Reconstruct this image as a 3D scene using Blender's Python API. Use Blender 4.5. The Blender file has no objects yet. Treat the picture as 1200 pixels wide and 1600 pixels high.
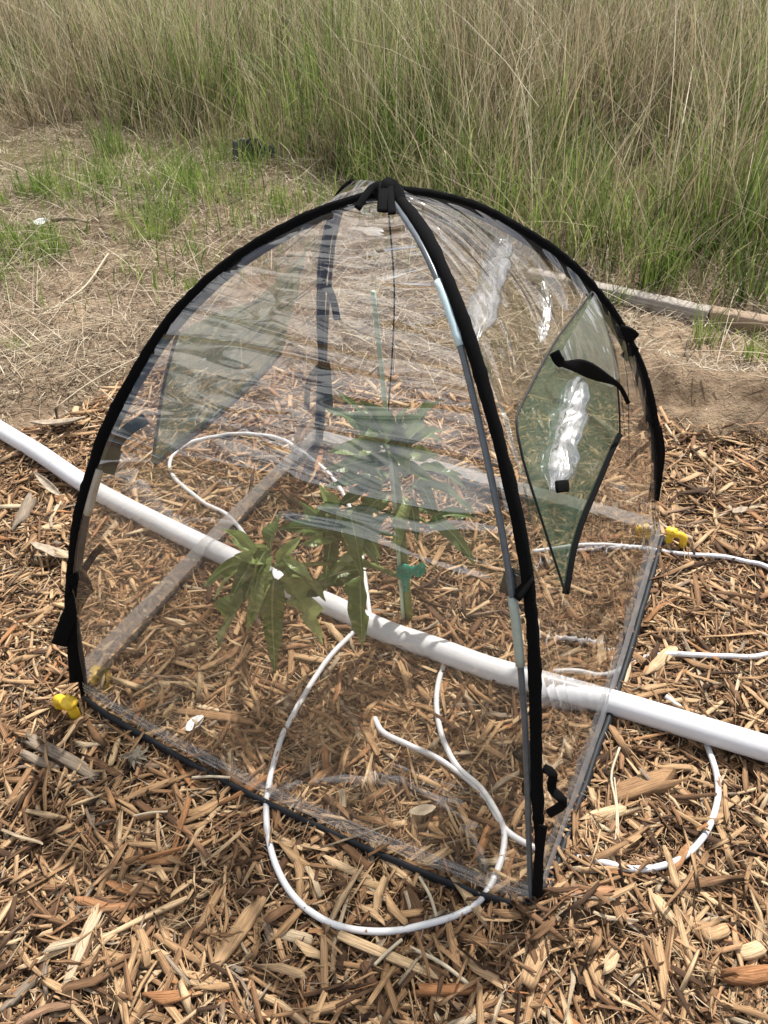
import bpy, math, random
import numpy as np
from mathutils import Vector, Matrix

random.seed(7)
rng = np.random.default_rng(11)
S = bpy.context.scene
COL = S.collection
PI = math.pi

# ------------------------------------------------------------------ camera
PITCH, ROLL, CAMH, F = 0.70645901, -0.0355336, 1.3447669, 1200.0
_f = np.array([0, math.cos(PITCH), -math.sin(PITCH)])
_u = np.array([0, math.sin(PITCH), math.cos(PITCH)])
_x = np.array([1.0, 0, 0])
_c, _s = math.cos(ROLL), math.sin(ROLL)
CR = np.array([_c*_x + _s*_u, -_s*_x + _c*_u, _f])      # right, up, forward
CO = np.array([0, 0, CAMH])
cam = bpy.data.cameras.new('camera')
camo = bpy.data.objects.new('camera', cam)
COL.objects.link(camo)
cam.sensor_fit = 'VERTICAL'
cam.sensor_height = 36.0
cam.lens = 36.0*F/1600.0
cam.clip_start = 0.02
cam.clip_end = 600
M = Matrix.Identity(4)
for r in range(3):
    M[r][0], M[r][1], M[r][2], M[r][3] = CR[0][r], CR[1][r], -CR[2][r], CO[r]
camo.matrix_world = M
S.camera = camo

# ------------------------------------------------------------------ light
SUN_EL, SUN_AZ = math.radians(56), math.radians(27)     # azimuth measured from +y towards +x
W = bpy.data.worlds.new('World')
S.world = W
W.use_nodes = True
wt = W.node_tree
wt.nodes.clear()
sky = wt.nodes.new('ShaderNodeTexSky')
sky.sky_type = 'NISHITA'
sky.sun_disc = False
sky.sun_elevation = SUN_EL
sky.sun_rotation = SUN_AZ
sky.air_density = 1.0
sky.dust_density = 4.0
sky.ozone_density = 1.0
bg = wt.nodes.new('ShaderNodeBackground')
bg.inputs['Strength'].default_value = 0.075
wo = wt.nodes.new('ShaderNodeOutputWorld')
tc = wt.nodes.new('ShaderNodeTexCoord')
mp = wt.nodes.new('ShaderNodeMapping'); mp.inputs['Scale'].default_value = (1.6, 1.6, 4.2)
wt.links.new(tc.outputs['Generated'], mp.inputs['Vector'])
cn = wt.nodes.new('ShaderNodeTexNoise'); cn.inputs['Scale'].default_value = 1.5; cn.inputs['Detail'].default_value = 5; cn.inputs['Distortion'].default_value = .5
wt.links.new(mp.outputs[0], cn.inputs['Vector'])
cr_ = wt.nodes.new('ShaderNodeValToRGB')
cr_.color_ramp.elements[0].position = .47; cr_.color_ramp.elements[1].position = .58
wt.links.new(cn.outputs['Fac'], cr_.inputs['Fac'])
cm = wt.nodes.new('ShaderNodeMixRGB'); cm.inputs['Color2'].default_value = (15.5, 15.5, 15.5, 1)
wt.links.new(cr_.outputs['Color'], cm.inputs['Fac']); wt.links.new(sky.outputs[0], cm.inputs['Color1'])
wt.links.new(cm.outputs[0], bg.inputs['Color'])
wt.links.new(bg.outputs[0], wo.inputs['Surface'])
sl = bpy.data.lights.new('sun', 'SUN')
sl.energy = 5.0
sl.angle = math.radians(1.2)
sl.color = (1.0, 0.965, 0.91)
so = bpy.data.objects.new('sun', sl)
COL.objects.link(so)
SUNV = Vector((math.sin(SUN_AZ)*math.cos(SUN_EL), math.cos(SUN_AZ)*math.cos(SUN_EL), math.sin(SUN_EL)))
so.rotation_euler = SUNV.to_track_quat('Z', 'Y').to_euler()
so.location = SUNV*20
S.view_settings.view_transform = 'Standard'
S.view_settings.look = 'None'
S.view_settings.exposure = 0.42
S.view_settings.gamma = 1.0
S.view_settings.use_curve_mapping = False
S.cycles.max_bounces = 10
S.cycles.transparent_max_bounces = 32
S.cycles.glossy_bounces = 4
S.cycles.sample_clamp_direct = 12
S.cycles.sample_clamp_indirect = 4

# ------------------------------------------------------------------ maths helpers
def ray(px, py):
    return (px-600)/F*CR[0] - (py-800)/F*CR[1] + CR[2]
def gp(px, py, z=0.0):
    """photo pixel -> point of the horizontal plane at height z"""
    d = ray(px, py)
    return CO + (z-CO[2])/d[2]*d
def yp(px, py, Y):
    d = ray(px, py)
    return CO + (Y-CO[1])/d[1]*d
def vp(px, py, P0, P1):
    """photo pixel -> point of the vertical plane through P0, P1"""
    d = ray(px, py)
    n = np.cross(P1-P0, [0, 0, 1.0])
    return CO + np.dot(P0-CO, n)/np.dot(d, n)*d
def proj(P):
    q = (np.asarray(P)-CO) @ CR.T
    return np.stack([600+F*q[..., 0]/q[..., 2], 800-F*q[..., 1]/q[..., 2]], -1)
def crom(P, n):
    """Catmull-Rom curve through points, n samples spread evenly by length"""
    P = np.asarray(P, float)
    Q = np.vstack([2*P[0]-P[1], P, 2*P[-1]-P[-2]])
    out = []
    for i in range(len(P)-1):
        p0, p1, p2, p3 = Q[i:i+4]
        for t in np.linspace(0, 1, 16, endpoint=False):
            out.append(.5*(2*p1+(p2-p0)*t+(2*p0-5*p1+4*p2-p3)*t*t+(3*p1-p0-3*p2+p3)*t**3))
    out.append(P[-1])
    out = np.array(out)
    L = np.r_[0, np.cumsum(np.linalg.norm(np.diff(out, axis=0), axis=1))]
    u = np.linspace(0, L[-1], n)
    return np.stack([np.interp(u, L, out[:, k]) for k in range(out.shape[1])], 1)
_T = rng.random((256, 256))
def vnoise(x, y, f=1.0, ox=0.0):
    x = np.asarray(x)*f+ox+100; y = np.asarray(y)*f+ox*1.7+100
    i = np.floor(x).astype(int); j = np.floor(y).astype(int)
    a = x-i; b = y-j
    a = a*a*(3-2*a); b = b*b*(3-2*b)
    g = lambda m, n: _T[m % 256, n % 256]
    return (g(i, j)*(1-a)*(1-b)+g(i+1, j)*a*(1-b)+g(i, j+1)*(1-a)*b+g(i+1, j+1)*a*b)-.5
def fbm(x, y, f, o=0.0):
    return vnoise(x, y, f, o)+.5*vnoise(x, y, f*2.1, o+7)+.25*vnoise(x, y, f*4.3, o+19)
def sstep(a, b, x):
    t = np.clip((x-a)/(b-a), 0, 1)
    return t*t*(3-2*t)

# ------------------------------------------------------------------ mesh helpers
def mesh_np(name, V, faces, uv=None, attrs=None, smooth=False):
    """faces: list of (n,k) int arrays"""
    V = np.ascontiguousarray(V, np.float32)
    me = bpy.data.meshes.new(name)
    me.vertices.add(len(V))
    me.vertices.foreach_set('co', V.ravel())
    idx = np.concatenate([f.ravel() for f in faces]).astype(np.int32)
    tot = np.concatenate([np.full(len(f), f.shape[1]) for f in faces]).astype(np.int32)
    st = np.r_[0, np.cumsum(tot)[:-1]].astype(np.int32)
    me.loops.add(len(idx))
    me.loops.foreach_set('vertex_index', idx)
    me.polygons.add(len(tot))
    me.polygons.foreach_set('loop_start', st)
    if smooth:
        me.polygons.foreach_set('use_smooth', np.ones(len(tot), bool))
    me.update(calc_edges=True)
    if uv is not None:
        l = me.uv_layers.new(name='UVMap')
        l.data.foreach_set('uv', np.ascontiguousarray(uv[idx], np.float32).ravel())
    for k, a in (attrs or {}).items():
        at = me.attributes.new(k, 'FLOAT', 'POINT')
        at.data.foreach_set('value', np.ascontiguousarray(a, np.float32))
    return me
def link(name, me, mat=None, parent=None, loc=None):
    o = bpy.data.objects.new(name, me)
    COL.objects.link(o)
    if mat is not None and me is not None and not me.materials:
        me.materials.append(mat)
    if parent is not None:
        o.parent = parent
    if loc is not None:
        o.location = loc
    return o
def tag(o, label=None, cat=None, group=None, kind=None):
    if label: o['label'] = label
    if cat: o['category'] = cat
    if group: o['group'] = group
    if kind: o['kind'] = kind
    return o
def empty(name, loc, label, cat, group=None):
    o = bpy.data.objects.new(name, None)
    o.empty_display_size = .05
    COL.objects.link(o)
    o.location = loc
    return tag(o, label, cat, group)
def frames(P):
    T = np.gradient(P, axis=0)
    T /= np.linalg.norm(T, axis=1)[:, None]+1e-12
    n = np.cross(T[0], [0, 0, 1.0])
    if np.linalg.norm(n) < 1e-3: n = np.cross(T[0], [0, 1.0, 0])
    N = []
    for t in T:
        n = n-np.dot(n, t)*t
        n /= np.linalg.norm(n)
        N.append(n)
    N = np.array(N)
    return T, N, np.cross(T, N)
def tube(P, ra, rb=None, n=10, N=None, cap=True, jitter=0.0):
    """swept ellipse along P (m,3): ra along N, rb along B; returns V, faces, uv"""
    P = np.asarray(P, float); m = len(P)
    T, N0, B = frames(P)
    if N is not None:
        N0 = N-np.sum(N*T, 1)[:, None]*T
        N0 /= np.linalg.norm(N0, axis=1)[:, None]
        B = np.cross(T, N0)
    ra = np.broadcast_to(ra, (m,)); rb = ra if rb is None else np.broadcast_to(rb, (m,))
    a = np.linspace(0, 2*PI, n, endpoint=False)
    V = P[:, None]+(ra[:, None]*np.cos(a))[..., None]*N0[:, None]+(rb[:, None]*np.sin(a))[..., None]*B[:, None]
    if jitter: V = V+rng.normal(0, jitter, V.shape)
    i = np.arange(m-1)[:, None]*n; j = np.arange(n)[None]
    q = np.stack([i+j, i+(j+1) % n, i+n+(j+1) % n, i+n+j], -1).reshape(-1, 4)
    L = np.r_[0, np.cumsum(np.linalg.norm(np.diff(P, axis=0), axis=1))]
    uv = np.stack([np.repeat(L, n), np.tile(a/(2*PI)*.05, m)], 1)
    fs = [q]
    if cap: fs += [np.arange(n)[::-1][None], (np.arange(n)+(m-1)*n)[None]]
    return V.reshape(-1, 3), fs, uv
def tube_obj(name, P, ra, mat, parent=None, org=(0, 0, 0), rb=None, n=10, N=None, jitter=0.0):
    V, fs, uv = tube(P, ra, rb, n, N, True, jitter)
    return link(name, mesh_np(name, V-np.asarray(org), fs, uv, smooth=True), mat, parent)
def ribbon_obj(name, P, w, mat, parent=None, org=(0, 0, 0), th=.0016, face=None):
    """flat tape along P with its flat side towards face (default: where the photographer stands)"""
    P = np.asarray(P, float)
    T, _, _ = frames(P)
    d = (CO-P) if face is None else np.broadcast_to(face, P.shape)
    Wd = np.cross(T, d); Wd /= np.linalg.norm(Wd, axis=1)[:, None]
    return tube_obj(name, P, np.asarray(w)/2, mat, parent, org, rb=th, n=8, N=Wd)
class MB:
    """collects arrays into one mesh"""
    def __init__(s): s.V = []; s.F = {}; s.U = []; s.A = []; s.n = 0
    def add(s, V, faces, uv=None, a=None):
        V = np.asarray(V)
        for f in faces:
            s.F.setdefault(f.shape[1], []).append(f+s.n)
        s.V.append(V); s.n += len(V)
        s.U.append(np.zeros((len(V), 2)) if uv is None else uv)
        s.A.append(np.zeros(len(V)) if a is None else np.broadcast_to(a, (len(V),)))
    def mesh(s, name, smooth=False):
        return mesh_np(name, np.vstack(s.V), [np.vstack(v) for v in s.F.values()], np.vstack(s.U), {'rnd': np.concatenate(s.A)}, smooth)

# ------------------------------------------------------------------ materials
class NT:
    def __init__(s, name):
        s.m = bpy.data.materials.new(name); s.m.use_nodes = True
        s.t = s.m.node_tree; s.t.nodes.clear()
        s.out = s.t.nodes.new('ShaderNodeOutputMaterial')
    def n(s, typ, props=None, **inp):
        nd = s.t.nodes.new('ShaderNode'+typ)
        for k, v in (props or {}).items(): setattr(nd, k, v)
        for k, v in inp.items():
            k = k.replace('_', ' ')
            tgt = nd.inputs[int(k[1:])] if k[0] == 'i' and k[1:].isdigit() else nd.inputs[k]
            if isinstance(v, bpy.types.NodeSocket): s.t.links.new(v, tgt)
            else: tgt.default_value = v
        return nd
    def ramp(s, fac, stops, interp='LINEAR'):
        r = s.n('ValToRGB', Fac=fac)
        r.color_ramp.interpolation = interp
        e = r.color_ramp.elements
        while len(e) < len(stops): e.new(.5)
        for el, (p, c) in zip(e, stops):
            el.position = p; el.color = (*c, 1) if len(c) == 3 else c
        return r.outputs['Color']
    def mix(s, fac, a, b, blend='MIX'):
        m = s.n('MixRGB', {'blend_type': blend}, Fac=fac, Color1=a, Color2=b)
        return m.outputs[0]
    def math(s, op, a, b=0.0):
        return s.n('Math', {'operation': op}, i0=a, i1=b).outputs[0]
    def scaled(s, vec, sc):
        return s.n('Mapping', None, Vector=vec, Scale=sc).outputs[0]
    def noise(s, vec, scale, detail=3, rough=.55, dist=0.0):
        return s.n('TexNoise', None, Vector=vec, Scale=scale, Detail=detail, Roughness=rough, Distortion=dist).outputs['Fac']
    def bump(s, h, strength, dist=.002, normal=None):
        kw = dict(Height=h, Strength=strength, Distance=dist)
        if normal is not None: kw['Normal'] = normal
        return s.n('Bump', None, **kw).outputs[0]
    def done(s, shader):
        s.t.links.new(shader, s.out.inputs['Surface'])
        return s.m
def c4(c): return (*c, 1.0)

WOOD = [(0.0, (.055, .031, .018)), (.14, (.125, .070, .039)), (.31, (.275, .158, .083)), (.48, (.40, .253, .136)), (.64, (.535, .362, .206)),
        (.77, (.64, .48, .30)), (.855, (.395, .19, .082)), (.925, (.26, .215, .17)), (1.0, (.69, .565, .39))]
def wood_mat(name, src):
    k = NT(name)
    uv = k.n('TexCoord').outputs['UV']
    if src == 'attr': r = k.n('Attribute', {'attribute_name': 'rnd'}).outputs['Fac']
    else: r = k.n('ObjectInfo').outputs['Random'] if src == 'obj' else src
    col = k.ramp(r, WOOD)
    g = k.noise(k.scaled(uv, (18, 420, 1)), 1.0, 4, .6)
    g2 = k.noise(k.scaled(uv, (30, 60, 1)), 1.0, 3)
    col = k.mix(.85, col, k.ramp(g, [(.3, (.42, .36, .31)), (.47, (.95, .93, .9)), (.7, (1.35, 1.32, 1.27))]), 'MULTIPLY')
    col = k.mix(.5, col, k.ramp(g2, [(.3, (.65, .6, .55)), (.7, (1.15, 1.12, 1.1))]), 'MULTIPLY')
    g3 = k.noise(k.scaled(uv, (22, 1150, 1)), 1.0, 3, .6)
    col = k.mix(.7, col, k.ramp(g3, [(.35, (.55, .5, .46)), (.5, (1, 1, 1)), (.7, (1.22, 1.2, 1.16))]), 'MULTIPLY')
    b = k.n('BsdfPrincipled', None, Base_Color=col, Roughness=.8, Normal=k.bump(k.math('ADD', g, k.math('MULTIPLY', g3, .6)), 1.0, .0022))
    b.inputs['Specular IOR Level'].default_value = .3
    return k.done(b.outputs[0])
M_CHIP = wood_mat('wood_shreds', 'attr')
M_WOODOBJ = wood_mat('wood_pieces', 'obj')
def fixed_wood(name, v):
    k = wood_mat(name, v)
    return k
M_W = {n: fixed_wood('wood_'+n, v) for n, v in dict(pale=.76, tan=.6, brown=.4, dark=.13, orange=.86, grey=.93, cream=.98).items()}

def m_soil():
    k = NT('soil')
    p = k.n('NewGeometry').outputs['Position']
    n1 = k.noise(p, 1.3, 5, .6); n2 = k.noise(p, 14, 4, .6); n3 = k.noise(p, 120, 3, .7)
    c = k.ramp(n1, [(.3, (.15, .108, .072)), (.5, (.285, .207, .138)), (.68, (.43, .318, .212))])
    c = k.mix(1.0, c, k.ramp(n2, [(.3, (.50, .47, .44)), (.55, (1, 1, 1)), (.75, (1.2, 1.17, 1.12))]), 'MULTIPLY')
    c = k.mix(.6, c, k.ramp(n3, [(.3, (.6, .6, .6)), (.7, (1.25, 1.25, 1.25))]), 'MULTIPLY')
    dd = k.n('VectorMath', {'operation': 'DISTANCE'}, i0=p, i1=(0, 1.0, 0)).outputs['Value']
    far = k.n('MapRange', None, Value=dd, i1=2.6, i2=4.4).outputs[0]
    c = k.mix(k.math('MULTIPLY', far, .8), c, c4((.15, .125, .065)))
    n4 = k.noise(p, 42, 5, .7)
    h = k.math('ADD', k.math('MULTIPLY', n2, 1.0), k.math('ADD', k.math('MULTIPLY', n3, .5), k.math('MULTIPLY', n4, .9)))
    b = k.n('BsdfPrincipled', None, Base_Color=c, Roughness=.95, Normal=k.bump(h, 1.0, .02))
    b.inputs['Specular IOR Level'].default_value = .1
    return k.done(b.outputs[0])
M_SOIL = m_soil()
def m_mulchbase():
    k = NT('mulch_fines')
    p = k.n('NewGeometry').outputs['Position']
    n2 = k.noise(p, 60, 4, .7); n3 = k.noise(p, 260, 3, .7)
    c = k.ramp(n2, [(.3, (.06, .036, .02)), (.55, (.15, .09, .05)), (.75, (.26, .165, .09))])
    b = k.n('BsdfPrincipled', None, Base_Color=c, Roughness=.95, Normal=k.bump(k.math('ADD', n2, n3), 1.0, .01))
    return k.done(b.outputs[0])
M_MULCH = m_mulchbase()
def m_blade(name, stops, trans=.35, sheen=.25):
    k = NT(name)
    r = k.n('Attribute', {'attribute_name': 'rnd'}).outputs['Fac']
    c = k.ramp(r, stops)
    uv = k.n('TexCoord').outputs['UV']
    g = k.noise(k.scaled(uv, (8, 900, 1)), 1.0, 2)
    c = k.mix(.5, c, k.ramp(g, [(.3, (.75, .75, .75)), (.7, (1.2, 1.2, 1.2))]), 'MULTIPLY')
    d = k.n('BsdfPrincipled', None, Base_Color=c, Roughness=.55)
    d.inputs['Specular IOR Level'].default_value = sheen
    t = k.n('BsdfTranslucent', None, Color=c)
    return k.done(k.n('MixShader', None, Fac=trans, i1=d.outputs[0], i2=t.outputs[0]).outputs[0])
M_DRY = m_blade('dry_grass', [(0, (.085, .062, .040)), (.25, (.21, .165, .105)), (.5, (.36, .29, .18)), (.72, (.49, .40, .245)), (.88, (.63, .55, .37)), (1, (.72, .65, .48))], .3)
M_GREEN = m_blade('green_grass', [(0, (.055, .095, .025)), (.3, (.12, .19, .042)), (.6, (.22, .31, .07)), (.85, (.33, .40, .11)), (1, (.44, .44, .19))], .45)
M_STRAW = m_blade('straw', [(0, (.11, .08, .052)), (.35, (.27, .21, .14)), (.7, (.47, .385, .265)), (1, (.64, .56, .42))], .1)
def m_leaf():
    k = NT('plant_leaf')
    r = k.n('Attribute', {'attribute_name': 'rnd'}).outputs['Fac']
    uv = k.n('TexCoord').outputs['UV']
    c = k.ramp(r, [(0, (.055, .10, .03)), (.5, (.14, .205, .06)), (1, (.34, .41, .16))])
    mot = k.noise(k.scaled(uv, (60, 60, 1)), 1.0, 4, .6)
    c = k.mix(.7, c, k.ramp(mot, [(.3, (.62, .66, .6)), (.7, (1.3, 1.25, 1.15))]), 'MULTIPLY')
    w = k.n('TexWave', {'bands_direction': 'DIAGONAL'}, Vector=k.scaled(uv, (26, 20, 1)), Scale=3.0, Distortion=1.5).outputs['Fac']
    sx = k.math('ABSOLUTE', k.n('SeparateXYZ', None, Vector=uv).outputs['Y'])
    rib = k.math('LESS_THAN', sx, .0009)
    c = k.mix(k.math('MULTIPLY', rib, .75), c, c4((.36, .42, .20)))
    bf = k.n('NewGeometry').outputs['Backfacing']
    c = k.mix(k.math('MULTIPLY', bf, .55), c, c4((.27, .34, .19)))
    d = k.n('BsdfPrincipled', None, Base_Color=c, Roughness=.38, Normal=k.bump(k.math('ADD', k.math('MULTIPLY', w, .35), k.math('MULTIPLY', mot, 2.2)), .6, .0015))
    d.inputs['Specular IOR Level'].default_value = .6
    t = k.n('BsdfTranslucent', None, Color=c)
    return k.done(k.n('MixShader', None, Fac=.32, i1=d.outputs[0], i2=t.outputs[0]).outputs[0])
M_LEAF = m_leaf()

def m_film():
    k = NT('clear_film')
    uv = k.n('TexCoord').outputs['UV']
    n1 = k.noise(k.scaled(uv, (2.6, 12, 1)), 1.0, 1, .4, .9)
    n2 = k.noise(k.scaled(uv, (5, 15, 1)), 1.0, 0, .5, 1.2)
    pm = k.noise(k.scaled(uv, (3, 3, 1)), 1.0, 1)
    rid = k.math('POWER', k.math('SUBTRACT', 1.0, k.math('ABSOLUTE', k.math('MULTIPLY', k.math('SUBTRACT', n1, .5), 5.0))), 3.0)
    rid = k.math('MAXIMUM', rid, 0.0)
    tt = k.n('Attribute', {'attribute_name': 'rnd'}).outputs['Fac']      # 0 at the hem, 1 at the apex: gathers get tighter upwards
    g = k.n('MapRange', None, Value=tt, i1=.34, i2=.82, i3=.10, i4=1.0).outputs[0]
    g = k.math('MULTIPLY', g, k.n('MapRange', None, Value=pm, i1=.38, i2=.6, i3=.25, i4=1.0).outputs[0])
    h = k.math('ADD', k.math('MULTIPLY', rid, .22), k.math('MULTIPLY', n2, .75))
    nm = k.bump(k.math('MULTIPLY', h, g), 1.0, .032)
    lw = k.n('LayerWeight', None, Blend=.5, Normal=nm)
    f = k.math('POWER', lw.outputs['Facing'], 5.0)
    R = k.math('ADD', .135, k.math('MULTIPLY', f, .8))
    tr = k.n('BsdfTransparent', None, Color=(.965, .955, .935, 1))
    gl = k.n('BsdfGlossy', None, Color=(1, 1, 1, 1), Roughness=.035, Normal=nm)
    s1 = k.n('MixShader', None, Fac=R, i1=tr.outputs[0], i2=gl.outputs[0])
    dust = k.n('BsdfDiffuse', None, Color=(.8, .78, .74, 1))
    tl = k.n('BsdfTranslucent', None, Color=(.8, .78, .74, 1))
    dm = k.n('MixShader', None, Fac=.5, i1=dust.outputs[0], i2=tl.outputs[0])
    df = k.math('MULTIPLY', k.noise(k.scaled(uv, (6, 6, 1)), 1.0, 5, .65), .035)
    return k.done(k.n('MixShader', None, Fac=df, i1=s1.outputs[0], i2=dm.outputs[0]).outputs[0])
M_FILM = m_film()
def m_crinkle(name, haze, gloss, sc):
    """creased doubled film: rolled flaps, glare strips and welded hems"""
    k = NT(name)
    uv = k.n('TexCoord').outputs['UV']
    n2 = k.noise(k.scaled(uv, sc), 1.0, 2, .5, 1.2)
    nm = k.bump(n2, .9, .016)
    tr = k.n('BsdfTransparent', None, Color=(.86, .87, .88, 1))
    gl = k.n('BsdfGlossy', None, Color=(1, 1, 1, 1), Roughness=.12, Normal=nm)
    s1 = k.n('MixShader', None, Fac=gloss, i1=tr.outputs[0], i2=gl.outputs[0])
    d = k.n('BsdfDiffuse', None, Color=(.82, .84, .86, 1), Normal=nm)
    t = k.n('BsdfTranslucent', None, Color=(.82, .84, .86, 1))
    dm = k.n('MixShader', None, Fac=.5, i1=d.outputs[0], i2=t.outputs[0])
    return k.done(k.n('MixShader', None, Fac=haze, i1=s1.outputs[0], i2=dm.outputs[0]).outputs[0])
M_ROLL_GLARE = m_crinkle('rolled_and_glare_film', .07, .26, (6, 16, 1))
M_FLAP = m_crinkle('loose_film_flap', .16, .38, (10, 6, 1))
M_HEMFILM = m_crinkle('folded_film', .05, .22, (5, 70, 1))
M_HEMFILM2 = m_crinkle('welded_film', .42, .32, (5, 60, 1))
def m_net():
    k = NT('green_netting')
    uv = k.n('TexCoord').outputs['UV']
    w1 = k.n('TexWave', {'wave_type': 'BANDS', 'bands_direction': 'X'}, Vector=uv, Scale=170.0).outputs['Fac']
    w2 = k.n('TexWave', {'wave_type': 'BANDS', 'bands_direction': 'Y'}, Vector=uv, Scale=170.0).outputs['Fac']
    th = k.math('MAXIMUM', k.math('GREATER_THAN', w1, .62), k.math('GREATER_THAN', w2, .62))
    d = k.n('BsdfPrincipled', None, Base_Color=(.085, .155, .10, 1), Roughness=.6)
    tl = k.n('BsdfTranslucent', None, Color=(.11, .23, .145, 1))
    dd = k.n('MixShader', None, Fac=.35, i1=d.outputs[0], i2=tl.outputs[0])
    tr = k.n('BsdfTransparent', None, Color=(.93, .97, .93, 1))
    return k.done(k.n('MixShader', None, Fac=k.math('MULTIPLY', th, .8), i1=tr.outputs[0], i2=dd.outputs[0]).outputs[0])
M_NET = m_net()
def m_plain(name, col, rough=.5, var=.15, scale=30, bump=.2, spec=.5):
    k = NT(name)
    p = k.n('TexCoord').outputs['Object']
    n1 = k.noise(p, scale, 4, .6)
    lo = tuple(x*(1-var) for x in col); hi = tuple(min(1, x*(1+var)) for x in col)
    c = k.ramp(n1, [(.3, lo), (.7, hi)])
    b = k.n('BsdfPrincipled', None, Base_Color=c, Roughness=rough, Normal=k.bump(n1, bump, .001))
    b.inputs['Specular IOR Level'].default_value = spec
    return k.done(b.outputs[0])
M_FABRIC = m_plain('black_webbing', (.0045, .0045, .005), .9, .5, 700, .9, .08)
M_POLE = m_plain('grey_rod', (.10, .115, .13), .3, .2, 60, .1)
M_POLE2 = m_plain('dark_rod', (.035, .034, .034), .5, .2, 60, .1)
M_FERRULE = m_plain('pale_sleeve', (.50, .63, .66), .35, .1, 60, .1)
M_FERRULE2 = m_plain('grey_green_sleeve', (.36, .41, .36), .35, .1, 60, .1)
M_BEIGE = m_plain('beige_rod', (.42, .38, .32), .4, .12, 60, .1)
M_HEM = m_plain('dark_hem', (.016, .017, .020), .6, .3, 40, .3, .3)
M_FOOT = m_plain('black_plastic', (.02, .02, .02), .4, .2, 60, .2)
M_YEL = m_plain('yellow_plastic', (.80, .52, .03), .4, .1, 40, .2)
M_TIE = m_plain('green_tie', (.02, .27, .17), .35, .2, 40, .2)
M_STAKE = m_plain('pale_green_stake', (.48, .60, .45), .5, .15, 50, .2)
M_STEM = m_plain('green_stem', (.16, .20, .06), .6, .25, 50, .3)
M_PETIOLE = m_plain('pale_petiole', (.30, .33, .12), .5, .2, 50, .2)
M_SCRAP = m_plain('slate_scrap', (.06, .065, .08), .45, .25, 20, .4)
M_PAPER = m_plain('pale_scrap', (.72, .72, .70), .7, .08, 30, .3)
M_DEAD = m_plain('dead_leaf', (.33, .27, .20), .75, .35, 60, .6, .3)
M_DEADG = m_plain('dead_flower', (.22, .19, .145), .85, .3, 90, .6, .2)
def m_pvc():
    k = NT('white_pipe')
    p = k.n('TexCoord').outputs['Object']
    n1 = k.noise(p, 25, 5, .65); n2 = k.noise(p, 3, 3)
    c = k.ramp(n1, [(.25, (.56, .54, .52)), (.45, (.64, .64, .655)), (1, (.69, .69, .71))])
    b = k.n('BsdfPrincipled', None, Base_Color=c, Roughness=.33, Normal=k.bump(n2, .05, .002))
    return k.done(b.outputs[0])
M_PVC = m_pvc()
def m_board(name, a, b_):
    k = NT(name)
    p = k.n('TexCoord').outputs['Object']
    g = k.noise(k.scaled(p, (3, 90, 90)), 1.0, 5, .6, .4)
    n = k.noise(p, 9, 4)
    c = k.ramp(g, [(.3, a), (.7, b_)])
    c = k.mix(.5, c, k.ramp(n, [(.3, (.7, .68, .65)), (.7, (1.15, 1.12, 1.1))]), 'MULTIPLY')
    b = k.n('BsdfPrincipled', None, Base_Color=c, Roughness=.85, Normal=k.bump(g, .8, .004))
    return k.done(b.outputs[0])
M_BOARD = m_board('weathered_timber', (.26, .23, .195), (.46, .42, .37))
M_BOARD2 = m_board('brown_timber', (.24, .165, .11), (.42, .32, .23))

# ------------------------------------------------------------------ tent geometry (used by terrain too)
cA = np.array([-.65196, 1.00395, 0]); cB = np.array([.2290, .5325, 0])
cC = np.array([.69774, 1.42623, 0]); cD = np.array([-.18825, 1.88994, 0])
CEN = (cA+cB+cC+cD)/4

# ------------------------------------------------------------------ terrain
def poly_y(pts):
    P = np.array([gp(*p)[:2] for p in pts]); return P[:, 0], P[:, 1]
_ex, _ey = poly_y([(-60, 705), (0, 690), (70, 668), (130, 640), (190, 600), (330, 560), (520, 600), (760, 640), (900, 640), (1030, 655), (1100, 690), (1200, 706)])
def mulch_edge(x):
    return np.interp(x, _ex, _ey)+.05*vnoise(x, x*0, 6.0)+.03*vnoise(x, x*0, 17.0)
_gx, _gy = poly_y([(0, 215), (150, 205), (300, 232), (390, 246), (500, 262), (600, 318), (750, 385), (900, 436), (1000, 456), (1100, 474), (1200, 500)])
_gx = np.r_[_gx[0]-3, _gx, _gx[-1]+2.2]; _gy = np.r_[_gy[0]+.6, _gy, _gy[-1]-.9]
def grass_edge(x):
    return np.interp(x, _gx, _gy)
_bR = gp(1030, 620); _bR2 = gp(1200, 672)
_hole = gp(1085, 648)
def ground_z(x, y):
    e = mulch_edge(x)
    d = y-e
    z = -.05+.075*sstep(-.12, .10, d)+.03*fbm(x, y, 1.1)*sstep(0, .5, d)+.020*fbm(x, y, 5)+.014*fbm(x, y, 17)
    # sandy berm right of the tent
    berm = np.exp(-((d-.20)/.13)**2)*sstep(.45, .9, x)
    z += .11*berm
    z -= .12*np.exp(-(((x-_hole[0])/.11)**2+((y-_hole[1]-.03)/.07)**2))
    # low scrape along the mulch on the left
    z -= .035*np.exp(-((d-.12)/.14)**2)*sstep(-.5, -1.0, x)
    z += .10*sstep(0, 3, y-grass_edge(x))+.02*fbm(x, y, .35)
    return z
_mB = gp(905, 1290); _mB2 = gp(835, 1440)
def mulch_z(x, y):
    z = .018*fbm(x, y, 2.6, 3)+.017*fbm(x, y, 8, 5)
    u = (cC-cB)[:2]; u = u/np.linalg.norm(u); n = np.array([u[1], -u[0]])
    a = (x-cB[0])*u[0]+(y-cB[1])*u[1]; b = (x-cB[0])*n[0]+(y-cB[1])*n[1]
    z += .045*np.exp(-((a-.10)/.13)**2-((b-.06)/.06)**2)
    z += .03*np.exp(-(((x-_mB2[0]-.02)/.08)**2+((y-_mB2[1])/.06)**2))
    return z-.10*sstep(-.02, .16, y-mulch_edge(x))
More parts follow.
